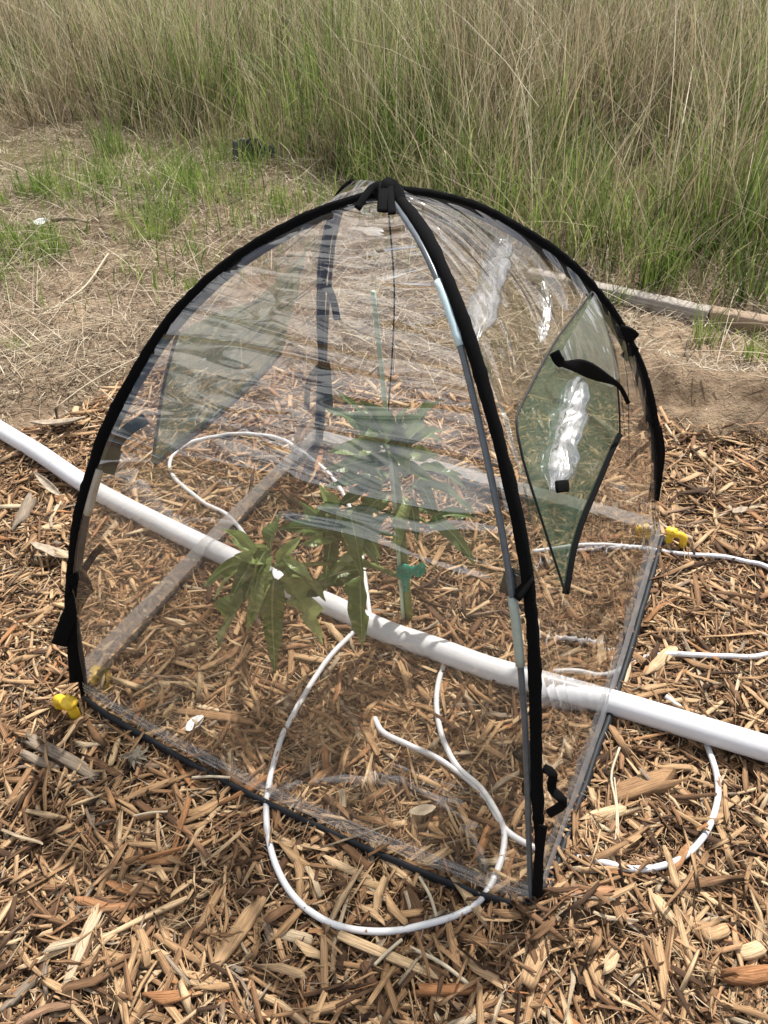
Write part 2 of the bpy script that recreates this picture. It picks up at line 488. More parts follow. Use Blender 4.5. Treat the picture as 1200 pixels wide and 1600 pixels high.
def grid(xs, ys, fz):
    X, Y = np.meshgrid(xs, ys)
    V = np.stack([X, Y, fz(X, Y)], -1).reshape(-1, 3)
    nx, ny = len(xs), len(ys)
    i = np.arange(ny-1)[:, None]*nx+np.arange(nx-1)[None]
    q = np.stack([i, i+1, i+nx+1, i+nx], -1).reshape(-1, 4)
    return V, [q], V[:, :2].copy()
def spaced(a, b, lo, hi, step):
    out = [np.arange(a, b+1e-6, step)]
    v, s, l = a, step, []
    while v > lo: s *= 1.35; v -= s; l.append(max(v, lo))
    r = []; v, s = b, step
    while v < hi: s *= 1.35; v += s; r.append(min(v, hi))
    return np.r_[l[::-1], out[0], r]
V, fs, uv = grid(spaced(-2.8, 2.6, -250, 250, .03), spaced(1.3, 5.2, -120, 400, .03), ground_z)
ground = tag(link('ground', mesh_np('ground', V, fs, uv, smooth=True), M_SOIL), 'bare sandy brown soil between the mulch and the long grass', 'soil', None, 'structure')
V, fs, uv = grid(spaced(-1.7, 1.6, -4.5, 4.5, .018), spaced(0, 2.6, -2.2, 2.75, .018), mulch_z)
mulch = tag(link('mulch_bed', mesh_np('mulch_bed', V, fs, uv, smooth=True), M_MULCH), 'bed of shredded brown wood mulch under and around the tent', 'mulch', None, 'structure')

# ------------------------------------------------------------------ mulch: small shreds (one mass)
def shreds(n, box, Lr, Wr, layer, tilt, rndf):
    x = rng.uniform(box[0], box[1], n); y = rng.uniform(box[2], box[3], n)
    k = y < mulch_edge(x)+.05*rng.random(n)
    x, y = x[k], y[k]; n = len(x)
    L = np.exp(rng.uniform(np.log(Lr[0]), np.log(Lr[1]), n)); Wd = np.exp(rng.uniform(np.log(Wr[0]), np.log(Wr[1]), n))
    Th = Wd*rng.uniform(.2, .6, n)*np.where(Wd > .004, .6, 1)
    yaw = rng.uniform(0, 2*PI, n); pit = rng.normal(0, tilt, n); rol = rng.normal(0, .38, n)
    z = np.maximum(mulch_z(x, y), ground_z(x, y)-.002)+rng.uniform(*layer, n)+np.abs(np.sin(pit))*L*.32
    # three rings of four corners, tapered, bent
    t = np.array([-.5, .02, .5])
    tap = np.stack([rng.uniform(.45, 1.05, n), np.ones(n), rng.uniform(.2, 1.0, n)], 1)
    bend = rng.normal(0, .025, n)
    lx = np.repeat((t[None]*L[:, None])[:, :, None], 4, 2)
    lx = lx+(rng.random((n, 3, 4))-.5)*(np.array([1, .3, 1])[None, :, None])*np.minimum(L*.28, Wd*2.2)[:, None, None]
    cy = np.array([-1, 1, 1, -1])*.5; cz = np.array([-1, -1, 1, 1])*.5
    ly = cy[None, None]*Wd[:, None, None]*tap[:, :, None]*rng.uniform(.7, 1.2, (n, 3, 4))+(bend*L)[:, None, None]*np.array([1, -1, 1])[None, :, None]
    lz = cz[None, None]*Th[:, None, None]*tap[:, :, None]*rng.uniform(.7, 1.2, (n, 3, 4))
    cr, sr = np.cos(rol)[:, None, None], np.sin(rol)[:, None, None]
    ly, lz = ly*cr-lz*sr, ly*sr+lz*cr
    cp, sp = np.cos(pit)[:, None, None], np.sin(pit)[:, None, None]
    lx, lz = lx*cp-lz*sp, lx*sp+lz*cp
    cw, sw = np.cos(yaw)[:, None, None], np.sin(yaw)[:, None, None]
    P = np.stack([lx*cw-ly*sw+x[:, None, None], lx*sw+ly*cw+y[:, None, None], lz+z[:, None, None]], -1).reshape(-1, 3)
    b = np.arange(n)[:, None]*12
    q = []
    for r in (0, 1):
        for j in (1, 2, 3):
            q.append(np.concatenate([b+r*4+j, b+r*4+(j+1) % 4, b+r*4+4+(j+1) % 4, b+r*4+4+j], 1))
    q.append(np.concatenate([b+3, b+2, b+1, b], 1)); q.append(np.concatenate([b+8, b+9, b+10, b+11], 1))
    o1 = rng.uniform(0, 50, n); o2 = rng.uniform(0, 50, n)
    uu = np.repeat((t[None]*L[:, None]+o1[:, None])[:, :, None], 4, 2).ravel()
    vv = (np.array([0, 1, 1.5, 2.5])[None, None]*Wd[:, None, None]+o2[:, None, None]+np.zeros((1, 3, 1))).ravel()
    return P, [np.vstack(q)], np.stack([uu, vv], 1), np.repeat(rndf(n), 12)
mb = MB()
near = (-1.35, 1.35, .12, 2.35)
rA = lambda n: np.clip(rng.beta(1.25, 1.35, n), 0, 1)
mb.add(*shreds(44000, near, (.014, .060), (.0012, .0036), (-.004, .013), .17, rA))
mb.add(*shreds(32000, near, (.025, .090), (.0030, .0092), (-.003, .016), .15, rA))
mb.add(*shreds(6500, near, (.045, .125), (.006, .016), (.002, .019), .12, rA))
mb.add(*shreds(15000, near, (.02, .075), (.0008, .0018), (.004, .018), .22, lambda n: rng.choice([.5, .62, .72, .8, 1.0, .95], n)+rng.normal(0, .04, n)))
mb.add(*shreds(9000, (-3.2, 3.2, -1.2, 2.4), (.03, .09), (.004, .013), (-.002, .012), .15, rA))
tag(link('wood_shreds', mb.mesh('wood_shreds'), M_CHIP), 'loose mass of fine brown and tan wood shreds covering the ground', 'wood mulch', None, 'stuff')

# ------------------------------------------------------------------ bigger chips, one by one
def chip_mesh(L, Wd, Th, seed, block=False):
    """split piece of wood: flat faces, ragged torn ends, a few long splits"""
    r = np.random.default_rng(seed)
    t = np.array([-.5, -.36, -.02+r.uniform(-.1, .1), .34, .5])
    cy = np.array([-1, -.35, .35, 1, 1, .3, -.4, -1.0])+r.normal(0, .06, 8)*(.4 if block else 1)
    cz = np.array([-.9, -1, -1, -.9, .85, 1, 1, .9])+r.normal(0, .16, 8)*(.3 if block else 1)
    V = np.zeros((5, 8, 3))
    w0, w1 = r.uniform(.85, 1.05, 2) if block else r.uniform(.5, 1.15, 2)
    pw = np.array([w0*.85, .5+.5*w0, 1, .5+.5*w1, w1*.8])
    kr = .12 if block else 1.0
    rag0, rag1 = [np.where(r.random(8) < .45, r.uniform(.5, 1, 8), r.uniform(0, .2, 8))*min(.34*L, Wd*2.0)*kr for _ in (0, 1)]
    skew = r.normal(0, .25)*Wd; tw = r.normal(0, .12)
    for i in range(5):
        V[i, :, 0] = t[i]*L
        ky = cy*Wd*.5*pw[i]*r.uniform(.95, 1.05, 8); kz = cz*Th*.5*(.6+.4*pw[i])*r.uniform(.85, 1.15, 8)
        a = tw*t[i]*2
        V[i, :, 1] = ky*math.cos(a)-kz*math.sin(a)+skew*t[i]**2*2
        V[i, :, 2] = ky*math.sin(a)+kz*math.cos(a)
    V[0, :, 0] += rag0; V[1, :, 0] += rag0*.5; V[4, :, 0] -= rag1; V[3, :, 0] -= rag1*.5
    i = np.arange(4)[:, None]*8; j = np.arange(8)[None]
    q = np.stack([i+j, i+(j+1) % 8, i+8+(j+1) % 8, i+8+j], -1).reshape(-1, 4)
    o = r.uniform(0, 30, 2)
    vv = np.array([0, .32, .67, 1, 1.2, 1.55, 1.9, 2.2])*Wd
    uv = np.stack([V[..., 0]+o[0], np.repeat(vv[None], 5, 0)+o[1]], -1).reshape(-1, 2)
    return mesh_np('wood_chip', V.reshape(-1, 3), [q, np.arange(8)[::-1][None], (np.arange(8)+32)[None]], uv)
def mz(x, y): return float(mulch_z(np.array([x]), np.array([y]))[0])
# pieces of the mulch bed
protos = [chip_mesh(.075, .075*rng.uniform(.06, .17), .075*rng.uniform(.03, .07), 100+i) for i in range(18)]
for p in protos: p.materials.append(M_WOODOBJ)
placed = []
tries = 0
while len(placed) < 262 and tries < 9000:
    tries += 1
    px, py = random.uniform(10, 1190), random.uniform(700, 1595)
    g = gp(px, py)
    if g[1] > mulch_edge(g[0])-.03: continue
    if any((g[0]-a)**2+(g[1]-b)**2 < .045**2 for a, b in placed): continue
    placed.append((g[0], g[1]))
    L = random.uniform(.04, .11)
    o = bpy.data.objects.new('wood_chip', random.choice(protos))
    COL.objects.link(o); o.parent = mulch
    ti = random.gauss(0, .12)
    o.location = (g[0], g[1], mz(g[0], g[1])+.012+abs(math.sin(ti))*L*.3)
    o.rotation_euler = (random.gauss(0, .2), ti, random.uniform(0, PI))
    k_ = L/.075; o.scale = (k_, k_*random.uniform(.7, 1.2), k_*random.uniform(.8, 1.4))
# pieces that stand out in the photograph
BIG = [
 ((1125,1532),(1212,1524),28,.7,'orange','thick sawn orange wood block at the lower right edge of the mulch'),
 ((218,1562),(306,1558),20,.8,'orange','short thick orange wood block near the bottom left of the mulch'),
 ((945,1250),(1066,1215),28,.5,'brown','broad brown wood slab lying inside the right hose loop'),
 ((900,1298),(998,1270),17,.6,'pale','long pale yellow splinter lying against the tent beside the right hose loop'),
 ((821,1547),(851,1469),26,.5,'tan','wide tan wood sliver pointing up at the front tent corner'),
 ((915,1480),(943,1562),20,.5,'tan','flat tan wood chip standing upright in the lower right mulch'),
 ((936,1532),(970,1484),18,.7,'pale','chunky yellow wood piece beside the flat upright tan chip'),
 ((1022,1458),(1041,1566),15,.5,'tan','long narrow tan stick lying up and down below the right hose loop'),
 ((938,1375),(973,1467),14,.5,'brown','slim brown splinter slanting down from the heap at the front tent corner'),
 ((1014,1395),(1056,1452),17,.5,'pale','pale splintered chip slanting below the bottom of the right hose loop'),
 ((1096,1469),(1136,1457),20,.8,'tan','small square-cut yellow block near the right edge of the mulch'),
 ((1150,1493),(1192,1484),24,.8,'pale','stubby pale wood block just above the orange block at right'),
 ((1007,1058),(1054,1014),17,.6,'pale','bright yellow wood wedge beside the tent just behind the white pipe'),
 ((963,1094),(984,1030),15,.5,'cream','pale split stick leaning across the right tent hem at the pipe'),
 ((38,1150),(161,1217),17,.6,'grey','long grey brown stick slanting below the yellow peg at left'),
 ((101,1553),(157,1420),17,.5,'cream','long pale wood strip lying upright in the lower left mulch'),
 ((334,1519),(412,1397),27,.4,'tan','wide coarse-grained tan slab slanting left of the front hose loop'),
 ((-4,1587),(75,1506),15,.6,'grey','grey weathered stick in the bottom left corner'),
 ((125,1486),(295,1400),8,.9,'pale','long thin yellow splinter crossing the pale upright strip at left'),
 ((265,1515),(375,1547),12,.6,'tan','narrow tan stick slanting right of the short orange block'),
 ((529,1467),(691,1533),14,.5,'pale','straight pale lath lying just below the front hose loop'),
 ((568,1506),(604,1590),14,.5,'dark','dark brown stick crossing under the pale lath at bottom centre'),
 ((415,1452),(490,1470),17,.5,'cream','cream splintered chip at the lower left outside of the front hose loop'),
 ((634,1390),(670,1486),28,.3,'dark','broad dark brown bark flake under the front hose loop'),
 ((630,1553),(764,1552),15,.7,'orange','long orange brown stick at the bottom centre'),
 ((60,826),(113,822),15,.3,'pale','flat yellow chip left of the tent below the white pipe'),
 ((22,836),(55,772),18,.6,'grey','grey bark chunk at the left edge below the white pipe'),
 ((114,660),(119,634),9,.6,'pale','small pale chip standing beside the grey curled leaf at left'),
 ((207,1131),(229,1072),9,.5,'orange','orange stick standing inside the tent near the yellow peg'),
 ((355,1212),(363,1168),8,.5,'pale','small pale stick just inside the front hem'),
 ((266,1110),(404,1133),12,.6,'brown','long brown stick lying flat inside the tent behind the front hem'),
 ((494,746),(502,700),11,.6,'orange','orange stick standing in the back corner inside the tent'),
 ((1043,1010),(1024,1080),8,.6,'brown','thin brown stick beside the small hose right of the tent'),
 ((1085,1290),(1135,1272),9,.6,'tan','tan stick lying across the right hose loop'),
]
for i, (a, b, wpx, thk, col, lab) in enumerate(BIG):
    A = gp(*a, .015); B = gp(*b, .015)
    mid = (A+B)/2; d = B-A; L = np.linalg.norm(d)
    depth = np.dot(mid-CO, CR[2])
    wd = wpx*depth/F*(.92 if 'block' in lab else 1.05)
    me = chip_mesh(L, wd, wd*thk, 300+i, L/wd < 3.2 or 'stick' in lab and False or 'lath' in lab)
    o = tag(link('wood_chip', me, M_W[col], None, (mid[0], mid[1], mz(mid[0], mid[1])+.012+wd*thk*.3)), lab, 'wood chip', 'large wood chips lying on the mulch')
    o.rotation_euler = (random.gauss(0, .12), random.gauss(0, .03), math.atan2(d[1], d[0]))

# ------------------------------------------------------------------ water pipe and small hoses
def rest(pts, z):
    out = []
    for p in pts:
        zz = p[2] if len(p) > 2 else z
        q = gp(p[0], p[1], zz)
        out.append([q[0], q[1], zz])
    return np.array(out)
PIPE = [(-160, 572), (0, 672), (60, 708), (145, 764), (260, 823), (380, 880), (460, 920), (520, 945), (600, 984), (680, 1012), (760, 1042), (830, 1062), (950, 1096), (1010, 1114), (1200, 1172), (1420, 1236)]
P = crom(rest(PIPE, .034), 160)
P[:, 2] += .004*np.sin(np.arange(160)*.05)
pipe_o = P[80].copy(); pipe_o[2] = 0
tag(link('water_pipe', mesh_np('water_pipe', *(lambda t: (t[0]-pipe_o, t[1], t[2]))(tube(P, .0255, n=20)), smooth=True), M_PVC, None, pipe_o),
    'thick white plastic water pipe running across the mulch through the tent', 'pipe')
HOSES = [
 ('thin white hose looping out under the front hem and back to the pipe',
  [(560,978),(500,1050),(450,1130),(425,1200),(416,1262),(424,1330),(450,1390),(490,1430),(548,1454),(610,1458),(670,1446),(722,1426),(757,1398),(780,1352),(788,1312),(781,1280),(752,1230),(715,1194),(691,1150),(682,1100),(686,1060),(697,1026)]),
 ('thin white hose with an open end inside the tent, looping far out to the right',
  [(585,1121),(600,1146),(640,1166),(690,1186),(730,1212),(762,1248),(786,1292),(820,1320),(862,1342,.012),(905,1356,.006),(945,1364),(1000,1361),(1060,1344),(1100,1306),(1119,1260),(1121,1220),(1112,1182),(1098,1150,.008),(1072,1115,.014),(1040,1088)]),
 ('thin white hose arcing out past the yellow peg behind the right side of the tent',
  [(832,862),(920,854),(1000,858),(1040,863),(1120,869),(1170,878),(1204,890),(1262,930),(1270,980),(1200,1021),(1130,1028),(1060,1024),(1000,1030,.004),(950,1054),(900,1048),(862,1049)]),
 ('thin white hose curled in the back left of the tent behind the plant',
  [(408,888),(383,838),(350,802),(310,780),(278,752),(264,722),(285,697),(330,683),(400,680),(445,690),(500,728),(530,765),(556,818),(563,856),(578,962)]),
]
for lab, pts in HOSES:
    P = crom(rest(pts, .021), 150)
    P[:, 2] += mulch_z(P[:, 0], P[:, 1])*.8
    P[:, 2] += .003*np.sin(np.linspace(0, 17, 150))
    o0 = P[70].copy(); o0[2] = 0
    V, fs, uv = tube(P, .0057, n=12)
    tag(link('drip_hose', mesh_np('drip_hose', V-o0, fs, uv, smooth=True), M_PVC, None, o0), lab, 'hose', 'thin white drip hoses')

# ------------------------------------------------------------------ tent
ORG = np.array([CEN[0], CEN[1], 0.0])
tent = empty('plant_tent', tuple(ORG), 'clear plastic dome shaped plant tent with black edge tape standing over the seedling', 'plant tent')
HP = {
 'A': [(0,0),(.022,.14),(.045,.262),(.106,.441),(.179,.592),(.245,.69),(.339,.797),(.442,.874),(.536,.917),(.619,.942),(.707,.955)],
 'B': [(0,0),(.035,.197),(.079,.393),(.124,.53),(.172,.630),(.23,.718),(.319,.822),(.393,.888),(.485,.934),(.583,.954),(.707,.957)],
 'C': [(0,0),(.040,.150),(.066,.270),(.103,.384),(.173,.542),(.274,.686),(.384,.796),(.514,.885),(.606,.928),(.687,.950),(.707,.955)],
 'D': [(0,0),(.055,.15),(.108,.30),(.177,.494),(.255,.655),(.318,.757),(.42,.86),(.52,.915),(.61,.942),(.707,.957)]}
CN = dict(A=cA, B=cB, C=cC, D=cD)
NH = 241
HALF = {}
for k, pr in HP.items():
    c2 = crom(pr, NH)
    u = (CEN-CN[k]); u = u/np.linalg.norm(u)
    HALF[k] = CN[k][None]+c2[:, :1]*u[None]+c2[:, 1:]*np.array([0, 0, 1.0])
def half(k, t):
    H = HALF[k]; i = np.clip(np.asarray(t, float), 0, 1)*(NH-1)
    return np.stack([np.interp(i, np.arange(NH), H[:, c]) for c in range(3)], -1)
SIDES = [('A', 'B'), ('B', 'C'), ('C', 'D'), ('D', 'A')]
def pan(i, s, t, off=0.0, wr=1.0):
    a, b = SIDES[i]
    s = np.asarray(s, float); t = np.asarray(t, float)
    P = (1-s)[..., None]*half(a, t)+s[..., None]*half(b, t)
    d = CN[b]-CN[a]
    n = np.array([d[1], -d[0], 0]); n /= np.linalg.norm(n)
    up = half(a, np.minimum(t+.02, 1))-half(a, np.maximum(t-.02, 0))+half(b, np.minimum(t+.02, 1))-half(b, np.maximum(t-.02, 0))
    N = np.cross(np.broadcast_to(d, up.shape), up); N /= np.linalg.norm(N, axis=-1)[..., None]+1e-9
    w = np.sin(PI*s)
    k = w**.7*(.014*vnoise(s*2.0+t*2, t*4.5, 1, i*13+2)+.005*vnoise(s*6+t*2, t*11+s*3, 1, i*17+5)*(.25+t))
    sag = -.012*w*np.sin(PI*np.clip(t, 0, 1))**1.0
    flare = (.028 if i == 0 else .008)*w*(1-t)**4
    # the loose cloth bags up behind the apex on the far left side
    return P+N*((k+sag)*wr+off)[..., None]+n*flare[..., None]
film = []
for i in range(4):
    ns = 100
    s = np.linspace(0, 1, ns); t = np.linspace(0.0, 1, ns)
    Sg, Tg = np.meshgrid(s, t)
    V = pan(i, Sg, Tg).reshape(-1, 3)
    ii = np.arange(ns-1)[:, None]*ns+np.arange(ns-1)[None]
    q = np.stack([ii, ii+1, ii+ns+1, ii+ns], -1).reshape(-1, 4)
    wdt = 1.0-.9*Tg
    uv = np.stack([(Sg-.5)*wdt+i*3, Tg*1.2+i*2], -1).reshape(-1, 2)
    if i == 1: uv = uv[:, ::-1].copy()
    film.append(link('film_panel', mesh_np('film_panel', V-ORG, [q], uv, {'rnd': Tg.ravel()}, smooth=True), M_FILM, tent))
def hit(i, px, py, off=0.0):
    """photo pixel -> (s, t) on side i"""
    g = np.linspace(0.02, .98, 50)
    Sg, Tg = np.meshgrid(g, g)
    d = np.sum((proj(pan(i, Sg, Tg, off, 0))-np.array([px, py]))**2, -1)
    j = np.unravel_index(np.argmin(d), d.shape)
    v = np.array([Sg[j], Tg[j]])
    for _ in range(8):
        e = proj(pan(i, v[0:1], v[1:2], off, 0))[0]-np.array([px, py])
        J = np.stack([(proj(pan(i, v[0:1]+h[0], v[1:2]+h[1], off, 0))[0]-np.array([px, py])-e)/1e-4 for h in ((1e-4, 0), (0, 1e-4))], 1)
        try: v = v-np.clip(np.linalg.solve(J, e), -.1, .1)
        except np.linalg.LinAlgError: break
        v = np.clip(v, .01, .99)
    return v
def on(i, pts, off=0.0):
    st = np.array([hit(i, *p) for p in pts])
    return st
def kite(i, pts, name, off, parent, mat, sub=8):
    st = on(i, pts)
    m = []
    for a in range(len(st)):
        for u in np.linspace(0, 1, sub, endpoint=False):
            m.append(st[a]*(1-u)+st[(a+1) % len(st)]*u)
    m = np.array(m); c = m.mean(0)
    rings = 10
    R = np.concatenate([[c]]+[c+(m-c)*r for r in np.linspace(1/rings, 1, rings)])
    V = pan(i, R[:, 0], R[:, 1], off)
    k = len(m)
    j = np.arange(k)
    f3 = np.stack([np.zeros(k, int), 1+j, 1+(j+1) % k], 1)
    q = np.vstack([np.stack([1+r*k+j, 1+(r+1)*k+j, 1+(r+1)*k+(j+1) % k, 1+r*k+(j+1) % k], 1) for r in range(rings-1)])
    link(name, mesh_np(name, V-ORG, [f3, q], R.copy(), smooth=True), mat, parent)
    return st
def on_curve(i, pts, off, n=40):
    st = crom(on(i, pts), n)
    return pan(i, st[:, 0], st[:, 1], off)
# vent windows of green netting
WIN_R = [(920,458),(878,520),(848,572),(815,630),(803,660),(812,715),(832,778),(858,850),(885,925),(905,850),(938,765),(974,680),(966,612),(948,530)]
kite(1, WIN_R, 'net_window', .004, film[1], M_NET)
ribbon_obj('window_border', on_curve(1, [(974,678),(938,765),(905,850),(886,928)], .007), .011, M_FABRIC, film[1], ORG)
ribbon_obj('window_border', on_curve(1, [(920,458),(878,520),(848,572),(815,630),(803,660),(812,715),(832,778),(858,850),(886,928)], .007), .0035, M_HEM, film[1], ORG)
ribbon_obj('window_border', on_curve(1, [(920,458),(948,530),(966,612),(974,680)], .007), .0035, M_HEM, film[1], ORG)
WIN_L = [(238,722),(247,650),(262,580),(282,520),(330,490),(390,462),(478,385),(462,460),(440,548),(380,610),(300,668)]
kite(3, WIN_L, 'net_window', .004, film[3], M_NET)
ribbon_obj('window_border', on_curve(3, [(438,550),(400,590),(345,638),(290,683),(238,722)], .007), .016, M_FABRIC, film[3], ORG)
ribbon_obj('window_border', on_curve(3, [(238,722),(247,650),(262,580),(282,520)], .007), .006, M_HEM, film[3], ORG)
# folded reflective flap above the right window, its roll and strap, plus glare strips
kite(1, [(921,463),(900,505),(874,560),(868,572),(895,580),(925,592),(955,606),(964,590),(946,530)], 'vent_flap', .010, film[1], M_FLAP, 5)
def roll_or_glare_obj(i, pts, rad, off, parent, name='rolled_flap_or_glare_fold'):
    P = on_curve(i, pts, off, 46)
    r = rad*np.clip(np.sin(np.linspace(.12, PI-.12, 46))*1.9, .2, 1)*(1+.10*np.sin(np.arange(46)*.37+1)+.08*np.sin(np.arange(46)*.83))
    V, fs, uv = tube(P, r*1.25, r*.55, 12, N=np.gradient(P, axis=0)[:, [1, 0, 2]]*np.array([1, -1, 0])+1e-6, jitter=.0003)
    uv = uv*np.array([1, 3])
    return link(name, mesh_np(name, V-ORG, fs, uv, smooth=True), M_ROLL_GLARE, parent)
roll_or_glare_obj(1, [(903,590),(893,640),(880,690),(868,735),(858,768)], .021, .014, film[1])
ribbon_obj('roll_end', on_curve(1, [(838,765),(850,763),(861,762)], .034, 8), .017, M_FABRIC, film[1], ORG)
ribbon_obj('vent_strap', on_curve(1, [(850,556),(862,572),(893,577),(925,592),(950,606),(966,632)], .028, 40), [.008+.017*math.sin(PI*min(1, x/36))**2 if x > 3 else .016 for x in range(40)], M_FABRIC, film[1], ORG)
roll_or_glare_obj(1, [(796,362),(786,405),(772,455),(758,505),(751,532)], .017, -.012, film[1])  # added strip standing in for sky glare on a gathered film fold
roll_or_glare_obj(1, [(860,432),(868,480),(862,530)], .007, -.010, film[1])  # smaller added strip, shaped to look like glare on the film

# edge tape along each arch quarter
def tape(k, t0=0.0, t1=1.0, ra=.0100, rb=.0060):
    t = np.linspace(t0, t1, 110)
    P = half(k, t)
    u = CEN-CN[k]; side = np.cross(u, [0, 0, 1.0]); side /= np.linalg.norm(side)
    T = np.gradient(P, axis=0)
    out = np.cross(side, T); out /= np.linalg.norm(out, axis=1)[:, None]
    P = P+.004*np.sin(t*13+1)[:, None]*side
    # tape lies turned half way, so that its broad side shows
    q = {'A': .95, 'C': .95, 'B': .35, 'D': .3}[k]
    Wd = q*out+(1-q)*side
    r = ra*(1+.06*np.sin(t*37)+.05*rng.normal(0, 1, 110))*(1-.65*sstep(.74, .9, t) if k == 'D' else (.88 if k == 'B' else 1)*(.62+.38*sstep(.02, .24, t)))
    return tube_obj('edge_tape', P, r, M_FABRIC, tent, ORG, rb=rb, n=12, N=Wd, jitter=.0003)
tape('A', .0); tape('B', .0); tape('C', .175); tape('D', .02, .84, .011)
# broad loose end of the tape on the far right
ribbon_obj('tape_end', crom([vp(*p, cA, cC) for p in [(1024,668),(1030,705),(1026,745),(1021,782)]], 14), .026, M_FABRIC, tent, ORG)
# rods: one on each arch quarter
def rod(k, shift, t0=0.0, t1=.985, r=.0058, mat=M_POLE):
    t = np.linspace(t0, t1, 90)
    P = half(k, t)
    u = CEN-CN[k]; u = u/np.linalg.norm(u)
    side = np.cross(u, [0, 0, 1.0])
    T = np.gradient(P, axis=0); inn = np.cross(T, side); inn /= np.linalg.norm(inn, axis=1)[:, None]
    inn *= np.sign(np.sum(inn*(CEN+np.array([0, 0, .3])-P), 1))[:, None]
    w = np.sin(PI*np.clip(t*1.02, 0, 1))**.35
    P = P+(inn*shift[0]+side*shift[1])*w[:, None]
    return tube_obj('pole', P, r, mat, tent, ORG, n=12), P, t
def sleeve(pole, P, t, a, b, mat, r=.0078):
    k = (t >= a) & (t <= b)
    tube_obj('pole_sleeve', P[k], r, mat, pole, ORG, n=12)
pB, PB, tB = rod('B', (.010, -.0165), r=.0046)
def t_at(P, t, py): return float(t[np.argmin(np.abs(proj(P)[:, 1]-py))])
sleeve(pB, PB, tB, t_at(PB, tB, 545), t_at(PB, tB, 443), M_FERRULE, .0060)
sleeve(pB, PB, tB, t_at(PB, tB, 1042), t_at(PB, tB, 935), M_FERRULE2, .0066)
pA, PA, tA = rod('A', (.012, .004), mat=M_POLE2)
sleeve(pA, PA, tA, t_at(PA, tA, 800), t_at(PA, tA, 730), M_BEIGE)
pC, PC, tC = rod('C', (.012, .004), mat=M_POLE2)
pD, PD, tD = rod('D', (.010, -.012), r=.0045, mat=M_POLE2)
# hems along the four base edges
def base_edge(i, n=70, t=.004, off=0.0):
    s = np.linspace(.015, .985, n)
    P = pan(i, s, np.full(n, t), off)
    P[:, 2] = np.maximum(P[:, 2], 0)+np.maximum(0, mulch_z(P[:, 0], P[:, 1])*.6)+.008
    return P
hem_mats = [(M_HEM, .0135, .006), (M_HEM, .014, .008), (M_HEM, .008, .007), (M_HEM, .008, .007)]
for i, (hm, ra, rb) in enumerate(hem_mats):
    P = base_edge(i, off=(.011, .008, 0, 0)[i])
    P = P+np.stack([.002*vnoise(np.arange(70), np.zeros(70), .3, i), .002*vnoise(np.arange(70), np.zeros(70), .3, i+5), .003*vnoise(np.arange(70), np.zeros(70), .2, i+9)], 1)
    tube_obj('hem', P, ra, hm, tent, ORG, rb=rb, n=10, N=np.broadcast_to(np.array([0, 0, 1.0]), P.shape))
# welded clear strip above each hem
for i, hgt in enumerate((.034, .06, .05, .07)):
    n, m = 80, 6
    s = np.linspace(.01, .99, n); t = np.linspace(.012, .012+hgt/1.3, m)
    Sg, Tg = np.meshgrid(s, t)
    V = pan(i, Sg, Tg, .0035)+np.array([0, 0, .012])
    V = V.reshape(-1, 3)
    ii = np.arange(m-1)[:, None]*n+np.arange(n-1)[None]
    q = np.stack([ii, ii+1, ii+n+1, ii+n], -1).reshape(-1, 4)
    link('hem_strip', mesh_np('hem_strip', V-ORG, [q], np.stack([Sg, Tg*3], -1).reshape(-1, 2), smooth=True), M_HEMFILM if i == 0 else M_HEMFILM2, tent)
# hub at the apex with its hanging tabs
AP = half('A', 1.0)
def lump(c, r, seed, n=12):
    g = np.random.default_rng(seed)
    th = np.linspace(0, PI, n//2+1)[1:-1]; ph = np.linspace(0, 2*PI, n, endpoint=False)
    V = [[0, 0, 1.0]]+[[math.sin(a)*math.cos(b), math.sin(a)*math.sin(b), math.cos(a)] for a in th for b in ph]+[[0, 0, -1.0]]
    V = np.array(V)*(1+g.normal(0, .13, len(V)))[:, None]*np.asarray(r)+np.asarray(c)
    m = len(th); j = np.arange(n)
    f = [np.stack([np.zeros(n, int), 1+j, 1+(j+1) % n], 1), np.stack([np.full(n, len(V)-1), 1+(m-1)*n+(j+1) % n, 1+(m-1)*n+j], 1)]
    q = np.vstack([np.stack([1+k*n+j, 1+(k+1)*n+j, 1+(k+1)*n+(j+1) % n, 1+k*n+(j+1) % n], 1) for k in range(m-1)])
    return V, f+[q]
V, fs = lump(AP+np.array([0, -.012, .002]), (.023, .023, .018), 3)
hub = link('hub', mesh_np('hub', V-ORG, fs, smooth=True), M_FABRIC, tent)
for dx, w, l in ((-.004, .022, .058), (.012, .016, .042), (-.026, .011, .040), (.002, .012, .068)):
    p0 = AP+np.array([dx*.5, -.012, .014])
    ribbon_obj('hub_tab', crom([p0, AP+np.array([dx, -.030, .013]), AP+np.array([dx*1.4, -.030-l*.5, .007]), AP+np.array([dx*1.8, -.030-l*.95, -.002])], 12), w, M_FABRIC, hub, ORG, th=.0016)
# cord hanging from the hub inside
tube_obj('hanging_cord', crom([AP+np.array([0, -.01, -.02]), yp(616, 450, AP[1]), yp(613, 550, AP[1]), yp(606, 650, AP[1])], 40), .0016, M_FABRIC, tent, ORG, n=6)
